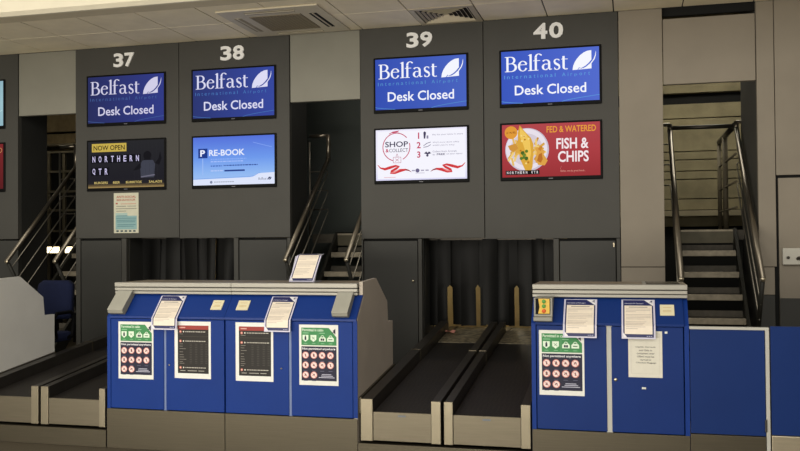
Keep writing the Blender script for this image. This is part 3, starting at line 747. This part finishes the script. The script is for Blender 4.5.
def poster_rules(x0, label):
    W, H, z0 = .287, .419, (.512 if x0 < -1 else .503)
    g = Gfx(plane_P(x0, YD-.003, z0), W, H)
    wh = flat('#e6e6e0'); gn = flat('#3f8a52'); nv = flat('#1d1d36'); gl = flat('#dff0dc')
    g.rect(0, 0, 1, 1, wh)
    g.poly([(.06, .66), (.955, .66), (.955, .80), (.76, .95), (.06, .95)], gn, 1)
    g.rect(.06, .075, .955, .64, nv, 1)
    g.poly([(.86, .90), (.93, .94), (.93, .86)], flat('#1a1f30'), 2); g.line([(.84, .87), (.89, .875), (.93, .85)], .02, flat('#1a1f30'), 2)
    g.text('Permitted in cabin', .085, .89, .62, .935, gl, 2, .012)
    g.rect(.09, .855, .25, .868, flat('#8fc29a'), 2); g.rect(.52, .855, .66, .868, flat('#8fc29a'), 2); g.rect(.487, .68, .492, .87, flat('#8fc29a'), 2)
    for i in range(2):
        u = .165 + .205*i
        g.poly([(u-.075, .83), (u+.075, .83), (u+.075, .755), (u, .715), (u-.075, .755)], gl, 2)
        if i == 0: g.rect(u-.022, .745, u+.022, .80, nv, 3); g.rect(u-.012, .80, u+.012, .82, nv, 3)
        else: g.line([(u-.04, .80), (u+.04, .755)], .012, flat('#6a8a70'), 3); g.line([(u-.03, .76), (u+.03, .80)], .010, flat('#6a8a70'), 3)
        u = .60 + .205*i
        g.poly([(u-.085, .725), (u+.085, .725), (u+.085, .775), (u+.06, .795), (u-.06, .795), (u-.085, .775)], gl, 2); g.ring(u, .795, .045, .014, gl, 2, 0, 180, 12)
        if i == 0: g.rect(u-.045, .738, u-.004, .775, nv, 3); g.rect(u+.004, .738, u+.045, .775, nv, 3)
        else: g.rect(u-.05, .75, u+.05, .765, flat('#50705a'), 3)
    for u in (.12, .33, .56, .76): g.rect(u, .685, u+.09, .693, flat('#8fc29a'), 2)
    g.text('Not permitted anywhere', .085, .575, .925, .62, flat('#ececf2'), 2, .02)
    for j in range(3):
        for i in range(4 if j < 2 else 2):
            pictogram(g, .165 + .212*i, .495 - .163*j, .085, (i + j) % 4, 2); g.rect(.115+.212*i, .395-.163*j, .215+.212*i, .401-.163*j, flat('#6d6d86'), 2)
    for (a, b, v) in ((.58, .82, .175), (.56, .86, .15), (.5, .9, .125)): g.rect(a, v, b, v+.012, flat('#b9b9cc'), 2)
    o = g.build('rules_poster', base=(x0+W/2, YD, z0)); return tag(o, label, 'poster', 'green and navy rules posters')
def poster_black(x0, z0, H, label):
    W = .287; g = Gfx(plane_P(x0, YD-.003, z0), W, H)
    g.rect(0, 0, 1, 1, flat('#e9e9e4')); bk = flat('#23201d'); rd = flat('#9c3b34')
    g.rect(.09, .09, .94, .93, bk, 1); g.rect(.09, .86, .94, .93, rd, 2)
    g.rect(.14, .885, .30, .902, flat('#dcb0a6'), 3)
    for v in (.82, .655, .19):
        g.disc(.165, v, .034, flat('#c46e60'), 2, 14); g.disc(.165, v, .016, flat('#e8d0c4'), 3, 10); g.rect(.235, v-.012, .265, v+.012, flat('#e8e4da'), 2)
        x = .30
        while x < .84: w_ = random.uniform(.02, .07); g.rect(x, v-.007, min(x+w_, .9), v+.008, flat('#bdb8ae'), 2); x += w_ + .012
    g.rect(.12, .735, .91, .738, flat('#5c564e'), 2)
    for v in (.775, .60, .56, .515, .46, .41, .37, .33, .29, .26): g.rect(.14, v, .14+random.uniform(.08, .2), v+.008, flat('#86807a'), 2)
    for u in (.42, .57, .72, .85):
        for i in range(12): g.rect(u, .27+.03*i, u+.06, .277+.03*i, flat('#4c4844'), 2)
    for (a, b) in ((.16, .30), (.36, .62), (.66, .82)): g.rect(a, .13, b, .142, flat('#a8a49c'), 2)
    o = g.build('baggage_poster', base=(x0+W/2, YD, z0)); return tag(o, label, 'poster', 'black baggage posters')
poster_rules(-3.658, 'green and navy rules poster on the leftmost door of the double desk')
poster_rules(-2.239, 'green and navy rules poster on the rightmost door of the double desk')
poster_rules(-.579, 'green and navy rules poster on the single desk below number 40')
poster_black(-3.20, .529, .41, 'black and red poster on the double desk, left of its central seam')
poster_black(-2.72, .525, .414, 'black and red poster on the double desk, right of its central seam')
# liquids sheet
W, H = .207, .292
g = Gfx(plane_P(-.018, YD-.003, .634), W, H); g.rect(0, 0, 1, 1, flat('#dcd8ca'))
for (a, b, c, d) in ((.08, .08, .92, .083), (.08, .94, .92, .943), (.08, .08, .085, .94), (.915, .08, .92, .94)): g.rect(a, b, c, d, flat('#b8b4a6'), 1)
for i, (s2, a, b) in enumerate((('Liquids, Aerosols', .22, .80), ('and Gels in', .32, .70), ('containers over', .25, .77), ('100ml must be', .26, .76), ('carried in', .35, .67), ('Checked Baggage', .22, .82))): g.text(s2, a, .635-.068*i, b, .675-.068*i, flat('#55524c'), 2, .012)
tag(g.build('liquids_notice', base=(.085, YD, .634)), 'plain white liquids and aerosols sheet on the right door of the single desk', 'notice')
tag(MB().box(.062, .088, YD-.006, YD-.002, .56, .573, 0, .001).build('small_label', flat('#d8d8d0'), base=(.075, YD, .56)), 'tiny white label under the liquids sheet on the single desk', 'label')
tag(MB().box(.205, .221, YD-.006, YD-.002, .912, .926, 0, .001).build('small_label', flat('#e0e0da'), base=(.213, YD, .912)), 'tiny white label beside the top of the liquids sheet', 'label')

# cards on the fascia
def on_fascia(x, s0, s1, d):                       # point on the leaning face, s measured up it from the lip
    ty, tz = (-2.355 - (YD-.012)), (1.13-.972); n = math.hypot(ty, tz); ty, tz = ty/n, tz/n
    return lambda s_, d_: Vector((x, YD-.012 + ty*s_ - tz*d_, .972 + tz*s_ + ty*d_))
def card(x0, x1, label):
    mb = MB(); f0, f1 = on_fascia(x0, 0, 0, 0), on_fascia(x1, 0, 0, 0)
    vs = [f(s_, d_) for d_ in (.0005, .006) for f, s_ in ((f0, .068), (f1, .068), (f1, .155), (f0, .155))]
    mb.add(vs, [[0, 1, 2, 3], [4, 5, 6, 7], [0, 1, 5, 4], [1, 2, 6, 5], [2, 3, 7, 6], [3, 0, 4, 7]])
    o = mb.build('blank_card', CREAMPL, base=((x0+x1)/2, -2.46, 1.0)); tag(o, label, 'card', 'cream cards on the desk fascias')
    mb = MB(); a, b = on_fascia(x0+.018, 0, 0, 0), on_fascia(x1-.018, 0, 0, 0)
    for s_ in (.095, .105, .13): mb.add([a(s_, .0066), b(s_, .0066), b(s_+.003, .0066), a(s_+.003, .0066)], [[0, 1, 2, 3]])
    mb.build('printed_lines', flat('#c8a868'), o)
card(-2.935, -2.85, 'cream card on the double desk fascia, left of the pair at its middle')
card(-2.735, -2.645, 'cream card on the double desk fascia, right of the pair at its middle')
card(.18, .267, 'cream card on the single desk fascia, at its right end')

# grey wedge boxes at the ends of the double desk
def wedge(x0, x1, label):
    t = thing('card_reader_box', label, 'box', ((x0+x1)/2, -2.46, .99), 'grey angled boxes on the double desk fascia')
    prof = [(YD-.008, .984), (YD-.040, .996), (YD-.046, 1.022), (-2.404, 1.150), (-2.402, 1.127), (-2.366, 1.1265)]
    MB().prism(prof, x0, x1).build('casing', GREYPL, t)
    MB().prism([(YD-.0465, 1.018), (YD-.048, 1.024), (-2.406, 1.153), (-2.404, 1.148)], x0-.001, x1+.001).build('lid_rim', mat('lid_grey', '#a3a196', .5), t)
wedge(-3.722, -3.60, 'grey angled box at the left end of the double desk fascia')
wedge(-1.985, -1.872, 'grey angled box at the right end of the double desk fascia')

# control box with yellow plate
t = thing('control_box', 'clear-fronted control box with yellow plate of green and red buttons on single desk', 'control box', (-.545, -2.47, .98))
MB().prism([(-2.514, .976), (-2.55, .986), (-2.55, 1.008), (-2.519, 1.014), (-2.516, 1.130), (-2.402, 1.130), (-2.400, 1.126), (-2.370, 1.124)], -.608, -.49).build('casing', GREYPL, t)
MB().box(-.597, -.502, -2.5195, -2.513, 1.024, 1.128, 0, .002).build('surround', BEZ, t)
pl = MB().prism([(-.580, 1.03), (-.507, 1.03), (-.507, 1.126), (-.578, 1.126), (-.571, 1.07)], -2.523, -2.518, axis='Y').build('yellow_plate', flat('#e2bb52'), t)
for z, c in ((1.108, '#5c9a45'), (1.078, '#5c9a45'), (1.047, '#d8602e')):
    b_ = MB().lathe([(.013, 0), (.013, .005), (.010, .008)], (-.543, -2.522, z), axis='Y', seg=14).build('button', flat(c), t); b_['label'] = 'red button' if c[1] == 'd' else 'green button'
# ------------------------------------------------------------------ conveyors
def conveyor(x0, x1, lft, rgt, label, label2, badge):
    """x0..x1 outer; lft, rgt rail widths"""
    y0, y1 = YD, -1.06
    t = thing('weighing_conveyor', label, 'conveyor', ((x0+x1)/2, y0, .14), 'weighing conveyors between the desks')
    a, b = x0+lft, x1-rgt
    for (p, q) in ((x0, a), (b, x1)):
        MB().prism([(y0+.004, .16), (y0+.004, zr(y0)), (y1, zr(y1)), (y1, .16)], p+.003, q-.003).build('side_rail', STEELD, t)
        MB().box(p, q, y0-.012, y0+.006, .148, zr(y0)+.003, 0, .003).build('end_post', SATIN, t)
        MB().box(p+.001, q-.001, y1-.012, y1+.004, zr(y1)-.10, zr(y1)+.004).build('rail_joint', STEEL, t)
    fp = MB().box(a+.001, b-.001, y0-.004, y0+.012, .152, zr(y0)-.083, 0, .002).build('front_plate', mat('front_plate_steel', '#6c6556', .42, metal=.7, var=.07, scale=10, stretch=(.4, 1, 14)), t)
    if badge: MB().box((a+b)/2-.027, (a+b)/2+.027, y0-.0065, y0-.003, zr(y0)-.112, zr(y0)-.101).build('maker_plate', mat('blue_grey_plate', '#5d6672', .4), fp)
    mb = MB(); n = 8; zt = lambda y: zr(y) - .085
    prof = [(y0+.012, zt(y0)-.03), (y0+.008, zt(y0)-.008), (y0+.03, zt(y0+.03))] + [(y0+.03 + (y1-y0-.03)*i/n, zt(y0+.03 + (y1-y0-.03)*i/n)) for i in range(1, n+1)] + [(y1, zt(y1)-.05)]
    MB().prism(prof, a+.004, b-.004).build('belt', BELT, t)
    MB().box(a+.01, b-.01, y0+.05, y1-.02, .15, .25).build('motor_box', STEELD, t)
    # the feeder that lifts bags through the curtain
    ya, yb = y1+.012, .62
    f = thing('feeder_conveyor', label2, 'conveyor', ((x0+x1)/2, ya, .14), 'feeder conveyors running under the curtains')
    for (p, q) in ((x0, a), (b, x1)):
        MB().prism([(ya, .3), (ya, zr(ya)-.004), (.12, zr(.12)-.004), (.14, zr(.14)-.105), (yb, zr(.14)-.105), (yb, .3)], p+.003, q-.003).build('side_rail', STEELD, f)
    MB().prism([(ya, zt(ya)-.05), (ya, zt(ya)-.003), (-.42, zt(-.42)-.003), (-.42, zt(-.42)-.05)], a+.004, b-.004).build('belt', mat('smooth_black_belt', '#171513', .5, var=.2), f)
    MB().prism([(-.41, zt(-.41)-.05), (-.41, zt(-.41)), (.12, zt(.12)-.0), (.16, zt(.1)-.02), (yb, zt(.1)-.02), (yb, zt(.1)-.06)], a+.004, b-.004).build('end_plate', mat('patterned_plate', '#6a6250', .5, var=.75, scale=26), f)
    for yy in (ya+.1, yb-.1): MB().box(x0+.05, x1-.05, yy-.03, yy+.03, 0, .32).build('support', STEELD, f)
    return t
conveyor(-1.792, -1.234, .085, .066, 'weighing conveyor beside the grey side panel of the double desk', 'feeder conveyor rising to the curtain below number 39', True)
conveyor(-1.213, -.638, .061, .063, 'weighing conveyor beside the single desk below number 40', 'feeder conveyor rising to the curtain below number 40', True)
conveyor(-4.918, -4.338, .085, .062, 'weighing conveyor beside the pale grey desk side at the left edge', 'feeder conveyor below number 37, outer one hidden behind the desk', False)
conveyor(-4.316, -3.768, .064, .05, 'weighing conveyor tucked against the left end of the double desk', 'feeder conveyor below number 38, hidden behind the double desk', False)
for (x0, x1, lb) in ((-1.812, -.634, 'steel plinth under the conveyors between the double and single desks'), (-4.935, -3.760, 'steel plinth under the conveyors at the left edge')):
    o = MB().box(x0, x1, YD-.014, YD+.05, 0, .131, 0, .003).box(x0, x1, YD+.05, -1.1, 0, .12, 0).build('conveyor_plinth', [STEEL], base=((x0+x1)/2, YD, 0)); tag(o, lb, 'plinth')
# the scrap of tag lying on the belt end
mb = MB()
vs = [(-1.695 + i*.03, -.13 + .02*math.sin(i*2.1) + j*.05, .637 + .012*(1+math.sin(i*1.7+j*2))) for j in range(3) for i in range(4)]
mb.add(vs, [[j*4+i, j*4+i+1, j*4+i+5, j*4+i+4] for j in range(2) for i in range(3)])
o = mb.build('crumpled_tag', flat('#c98a7c'), base=(-1.69, -.1, .64)); tag(o, 'crumpled pink scrap of bag tag on the belt before the curtain', 'scrap')

# rubber strip curtains
def curtain(x0, x1, yc, z1, zb, n, gaps, label, seed, group):
    t = thing('strip_curtain', label, 'curtain', ((x0+x1)/2, yc, z1), group)
    MB().box(x0, x1, yc-.015, yc+.015, z1-.04, z1).build('curtain_rail', STEELD, t)
    rnd = random.Random(seed); bs = [x0]
    for i in range(1, n): bs.append(x0 + (x1-x0)*i/n + rnd.uniform(-.02, .02))
    bs.append(x1)
    for gx in gaps:
        k = min(range(1, n), key=lambda i: abs(bs[i]-gx)); bs[k] = gx
    for i in range(n):
        a, b = bs[i], bs[i+1]; la = any(abs(a-g_) < 1e-6 for g_ in gaps); rb = any(abs(b-g_) < 1e-6 for g_ in gaps)
        yo = yc + (-.018 if i % 2 else .018) + rnd.uniform(-.012, .012); tw = rnd.uniform(-.05, .05); bow = rnd.uniform(-.03, .03); zl = zb + rnd.uniform(0, .015)
        rows = 30; cols = 6; vs = []
        for r in range(rows+1):
            f = r/rows; z = z1-.03 + (zl-z1+.03)*f
            open_ = min(1, max(0, (1.07 - z)/.012)) if z < 1.07 else 0
            aa = a + (.021*open_ - .012*(1-open_) if la else -.012); bb = b - (.021*open_ - .012*(1-open_) if rb else -.012)
            for c in range(cols+1):
                u = c/cols
                vs.append((aa + (bb-aa)*u, yo + tw*(u-.5)*(.3+f) + bow*math.sin(PI*u)*(.4+f*.6) + .01*math.sin(f*5+i), z))
        mb = MB(); mb.add(vs, [[r*(cols+1)+c, r*(cols+1)+c+1, (r+1)*(cols+1)+c+1, (r+1)*(cols+1)+c] for r in range(rows) for c in range(cols)], 0, True)
        mb.build('rubber_strip', RUBBER, t)
    return t
GC = 'black strip curtains in the baggage openings'
curtain(-1.935, -.694, .30, 1.55, .665, 11, (-1.73, -1.45, -1.07), 'black rubber strip curtain in the opening below numbers 39 and 40', 4, GC)
curtain(-5.137, -3.918, .30, 1.59, .665, 11, (-4.06,), 'black rubber strip curtain behind the double desk, below numbers 37 and 38', 9, GC)

# ------------------------------------------------------------------ stairs over the baggage hall
PZ, PY = 1.59, 1.05
def staircase(xl, xr, ry0, ry1, label, side, inset=.06, extra=None, rl=None):
    """xl, xr: handrail planes; side: -1 / 1 for the way the landing rail turns"""
    t = thing('staircase', label, 'staircase', ((xl+xr)/2, -.6, 0), 'steel stairs over the baggage hall')
    sl = rl[1] if rl else .85
    railz = (lambda y: rl[0] + rl[1]*(y - ry0)) if rl else (lambda y: 1.17 + .85*(y + .55))
    tl, tr = xl+inset, xr-inset+.03
    for i in range(7):
        z = PZ - .2*(i+1) - .005; y = PY - .235*(i+1)
        s_ = MB().box(tl, tr, y, y+.25, z-.04, z, 0, .002).build('tread', TREAD, t)
        MB().box(tl, tr, y-.008, y+.012, z-.052, z+.003, 0, .003).build('nosing', NOSE, s_)
        MB().box(tl, tr, y+.235, y+.247, z, z+.055).build('back_lip', TREAD, s_)
    pf = MB().box(tl-.3 if side < 0 else tl, tr + (.3 if side > 0 else 0), PY, PY+.85, PZ-.10, PZ, 0, .003).build('landing', TREAD, t)
    MB().box(tl, tr, PY-.012, PY+.004, PZ-.015, PZ+.004).build('nosing', NOSE, pf); MB().box(tl, tr, PY-.006, PY+.006, PZ-.13, PZ-.015).build('fascia', mat('landing_fascia', '#55503f', .5, metal=.3, var=.2), pf)
    for x in (tl-.035, tr+.005):
        yb = -.62
        MB().prism([(yb, 0), (yb, .10), (PY+.01, PZ+.02), (PY+.85, PZ+.02), (PY+.85, PZ-.12), (PY+.02, PZ-.12), (yb+.15, 0)], x, x+.03).build('stringer', STRING, t)
    for x, sg in ((xl, -1), (xr, 1)):
        zt = railz(ry1)
        pts = [(x, ry0, railz(ry0)), (x, ry1, zt)]
        h = MB().tube(pts, .024, seg=12).build('handrail', RAILM, t)
        MB().lathe([(.0, -.001), (.02, 0), (.022, .006), (.02, .012)], (x, ry0+.004, railz(ry0)), axis='Y', seg=12).build('end_cap', STEELB, h)
        MB().tube([(x, ry1+.0, zt-.03), (x, ry1, 2.68)], .024, seg=12).build('rail_riser', RAILM, t)
        ox = .22*side if side*sg > 0 or extra != 'both' else .22*sg
        ox = .22*sg
        MB().tube([(x, ry1, 2.675), (x+ox, ry1, 2.675)], .019, seg=10).build('top_rail', RAILM, t)
        MB().tube([(x+ox, ry1, PZ-.05), (x+ox, ry1, 2.61)], .012, seg=8).build('post', RODM, t)
        for k in range(3):
            zz = zt - .14 - .21*k; ye = ry0 + .06 + .09*k; ze = zz + sl*(ye-ry1)
            MB().tube([(x+ox, ry1, zz), (x+.012*sg, ry1, zz), (x, ry1-.02, zz-.02), (x, ye, ze)], .0065, seg=8).build('guard_rod', RODM, t)
        MB().tube([(x, ry0+.03, railz(ry0)-.02), (x, ry0+.42, railz(ry0)-.58)], .02, seg=6).build('end_bar', STRING, t)
    if extra == 'gate':
        MB().tube([(xl, 1.2, 2.645), (xr, 1.2, 2.643)], .022, seg=10).build('cross_bar', STEELD, t)
        MB().tube([(xr, 1.15, 2.66), (xr, 2.9, 2.655)], .03, seg=10).build('landing_rail', STEELD, t)
        for yy, r_ in ((2.9, .025), (2.25, .03)): MB().tube([(xr, yy, PZ), (xr, yy, 2.65)], r_, seg=10).build('landing_post', mat('grey_post', '#6b6350', .6), t)
        for zz in (2.36, 2.08, 1.82): MB().tube([(xr, 1.2, zz), (xr, 2.9, zz)], .012, seg=8).build('landing_rod', mat('grey_post', '#6b6350', .6), t)
    return t
staircase(.412, 1.05, -.55, 1.15, 'steel staircase climbing behind the gate on the right, open to concrete wall', 1, .085, 'gate')
staircase(-3.205, -2.59, -.36, .92, 'steel staircase climbing between numbers 38 and 39 behind the double desk', -1)
staircase(-6.43, -5.84, -.24, .98, 'steel staircase climbing at the left edge, beside the far left screens', -1, rl=(1.32, .905))

# wire cage and work lights far behind the left stairs
t = thing('wire_cage', 'grey wire cage standing far behind the left stairs', 'cage', (-8.6, 3.6, 0))
mb_y = 3.6
for x in (-9.6, -9.0, -8.72, -8.45, -7.7, -7.0): MB().box(x-.022, x+.022, mb_y-.02, mb_y+.02, 0, 2.92).build('upright', mat('cage_bar', '#7b7463', .5, metal=.4), t)
for z in (2.92, 2.62, 2.31, 2.02, 1.7): MB().box(-9.6, -7.0, mb_y-.035, mb_y-.02, z-.016, z+.016).build('cross_bar', mat('cage_bar', '#7b7463', .5, metal=.4), t)
LAMP = glow('#ffe9b8', 5)
for (x0, x1, lb) in ((-8.70, -8.47, 'bright work light on the far cage behind the chair, left one'), (-8.36, -8.10, 'bright work light on the far cage behind the chair, right one')):
    t = thing('work_light', lb, 'light', ((x0+x1)/2, 3.5, 1.4), 'work lights behind the left stairs')
    MB().box(x0-.02, x1+.02, 3.50, 3.575, 1.34, 1.48, 0, .01).build('housing', STEELD, t)
    MB().box(x0, x1, 3.485, 3.499, 1.365, 1.455, 0, .004).build('diffuser', LAMP, t)
    MB().box((x0+x1)/2-.02, (x0+x1)/2+.02, 3.53, 3.57, 0, 1.34).build('stand', STEELD, t)

# ------------------------------------------------------------------ office chair
CX, CY = -5.27, -1.05
t = thing('office_chair', 'navy blue office chair with black armrest behind the pale grey desk side', 'chair', (CX, CY, 0))
bm = MB(); nx, nz = 10, 10
def backp(u, v, off):
    hw = .185*(1 - .10*max(0, v-.6)) * (1 - .28*max(0, (v-.86)/.14)**2) * (1 - .12*max(0, (.12-v)/.12)); x = (u-.5)*2
    return (CX + x*hw, CY - .06 + .05*x*x*1.0 + .05*(v-.5)**2 - off + .03*v, .80 + .36*v)
vs = [backp(i/nx, j/nz, .0) for j in range(nz+1) for i in range(nx+1)] + [backp(i/nx, j/nz, -.06) for j in range(nz+1) for i in range(nx+1)]
N = (nx+1)*(nz+1); q = []
for j in range(nz):
    for i in range(nx):
        a = j*(nx+1)+i; q += [[a, a+1, a+nx+2, a+nx+1], [N+a, N+a+nx+1, N+a+nx+2, N+a+1]]
rim = [i for i in range(nx+1)] + [j*(nx+1)+nx for j in range(1, nz+1)] + [nz*(nx+1)+i for i in range(nx-1, -1, -1)] + [j*(nx+1) for j in range(nz-1, 0, -1)]
q += [[rim[k], rim[(k+1) % len(rim)], N+rim[(k+1) % len(rim)], N+rim[k]] for k in range(len(rim))]
bm.add(vs, q, 0, True); bm.build('backrest', CHAIRF, t)
MB().box(CX-.20, CX+.20, CY-.40, CY+.03, .60, .69, 0, .035).build('seat', CHAIRF, t)
MB().tube([(CX, CY+.03, .62), (CX, CY+.06, .70), (CX, CY+.035, .95)], .02).build('back_support', BEZ, t)
for s_ in (-1, 1): MB().tube([(CX+s_*.19, CY-.05, .63), (CX+s_*.245, CY-.05, .66), (CX+s_*.25, CY-.03, .84), (CX+s_*.245, CY-.08, .875), (CX+s_*.245, CY-.28, .875), (CX+s_*.25, CY-.33, .84), (CX+s_*.235, CY-.28, .66), (CX+s_*.19, CY-.25, .63)], .016, seg=8).build('armrest', BEZ, t)
MB().lathe([(.03, .1), (.03, .35), (.018, .36), (.018, .6)], (CX, CY-.18, 0), seg=14).build('stem', BEZ, t)
for k in range(5):
    a = k*2*PI/5+.3; e = (CX+.28*math.cos(a), CY-.18+.28*math.sin(a))
    lg = MB().tube([(CX, CY-.18, .12), (e[0], e[1], .075)], [.022, .015], seg=8).build('base_arm', BEZ, t)
    MB().lathe([(.018, -.012), (.028, -.008), (.028, .008), (.018, .012)], (e[0], e[1], .028), axis='X', seg=12).build('caster', BEZ, lg)

# ------------------------------------------------------------------ light
def area(name, loc, target, sx, sy_, power, col):
    l = bpy.data.lights.new(name, 'AREA'); l.shape = 'RECTANGLE'; l.size, l.size_y = sx, sy_; l.energy = power; l.color = col
    o = bpy.data.objects.new(name, l); COL.objects.link(o); o.location = loc
    d = Vector(target) - Vector(loc); o.rotation_euler = d.to_track_quat('-Z', 'Y').to_euler(); return o
def point(name, loc, power, col, r=.1):
    l = bpy.data.lights.new(name, 'POINT'); l.energy = power; l.color = col; l.shadow_soft_size = r
    o = bpy.data.objects.new(name, l); COL.objects.link(o); o.location = loc; return o
WARM = (1, .95, .86)
area('hall_light', (-.5, -10.5, 4.8), (-2.2, -1.0, 1.4), 9, 4, 360, WARM)
area('hall_light_high', (-7, -5.5, 5.8), (-6, -1.4, 4.2), 6, 2, 100, (1, .95, .82))
area('floor_bounce_fill', (-4, -9.2, .25), (-3.2, -.8, 3.6), 8, 1.5, 560, (1, .93, .80))  # added lamp aimed upward, stands in for floor bounce on the soffit
area('rear_hall_light', (.8, 2.6, 3.95), (.8, 3.2, 0), 1.6, .8, 30, (1, .94, .78))
area('rear_hall_light_left', (-8.5, 2.2, 3.95), (-8.6, 3.6, 1), 2.0, .8, 14, (1, .9, .68))
point('stair_fill', (-2.95, .5, 3.6), 7, (1, .94, .85), .15)  # added fill that lifts the centre stair rails and board, no fixture here
for x in (-4.2, -1.3): point('shaft_light', (x, 1.15, 1.35), 5, (1, .88, .64), .08)
w = bpy.data.worlds.new('world'); SC.world = w; w.use_nodes = True
bg = w.node_tree.nodes['Background']; bg.inputs[0].default_value = lin('#d8d2c4'); bg.inputs[1].default_value = .40
SC.view_settings.view_transform = 'Standard'; SC.view_settings.look = 'None'
SC.view_settings.exposure = 0; SC.view_settings.gamma = 1
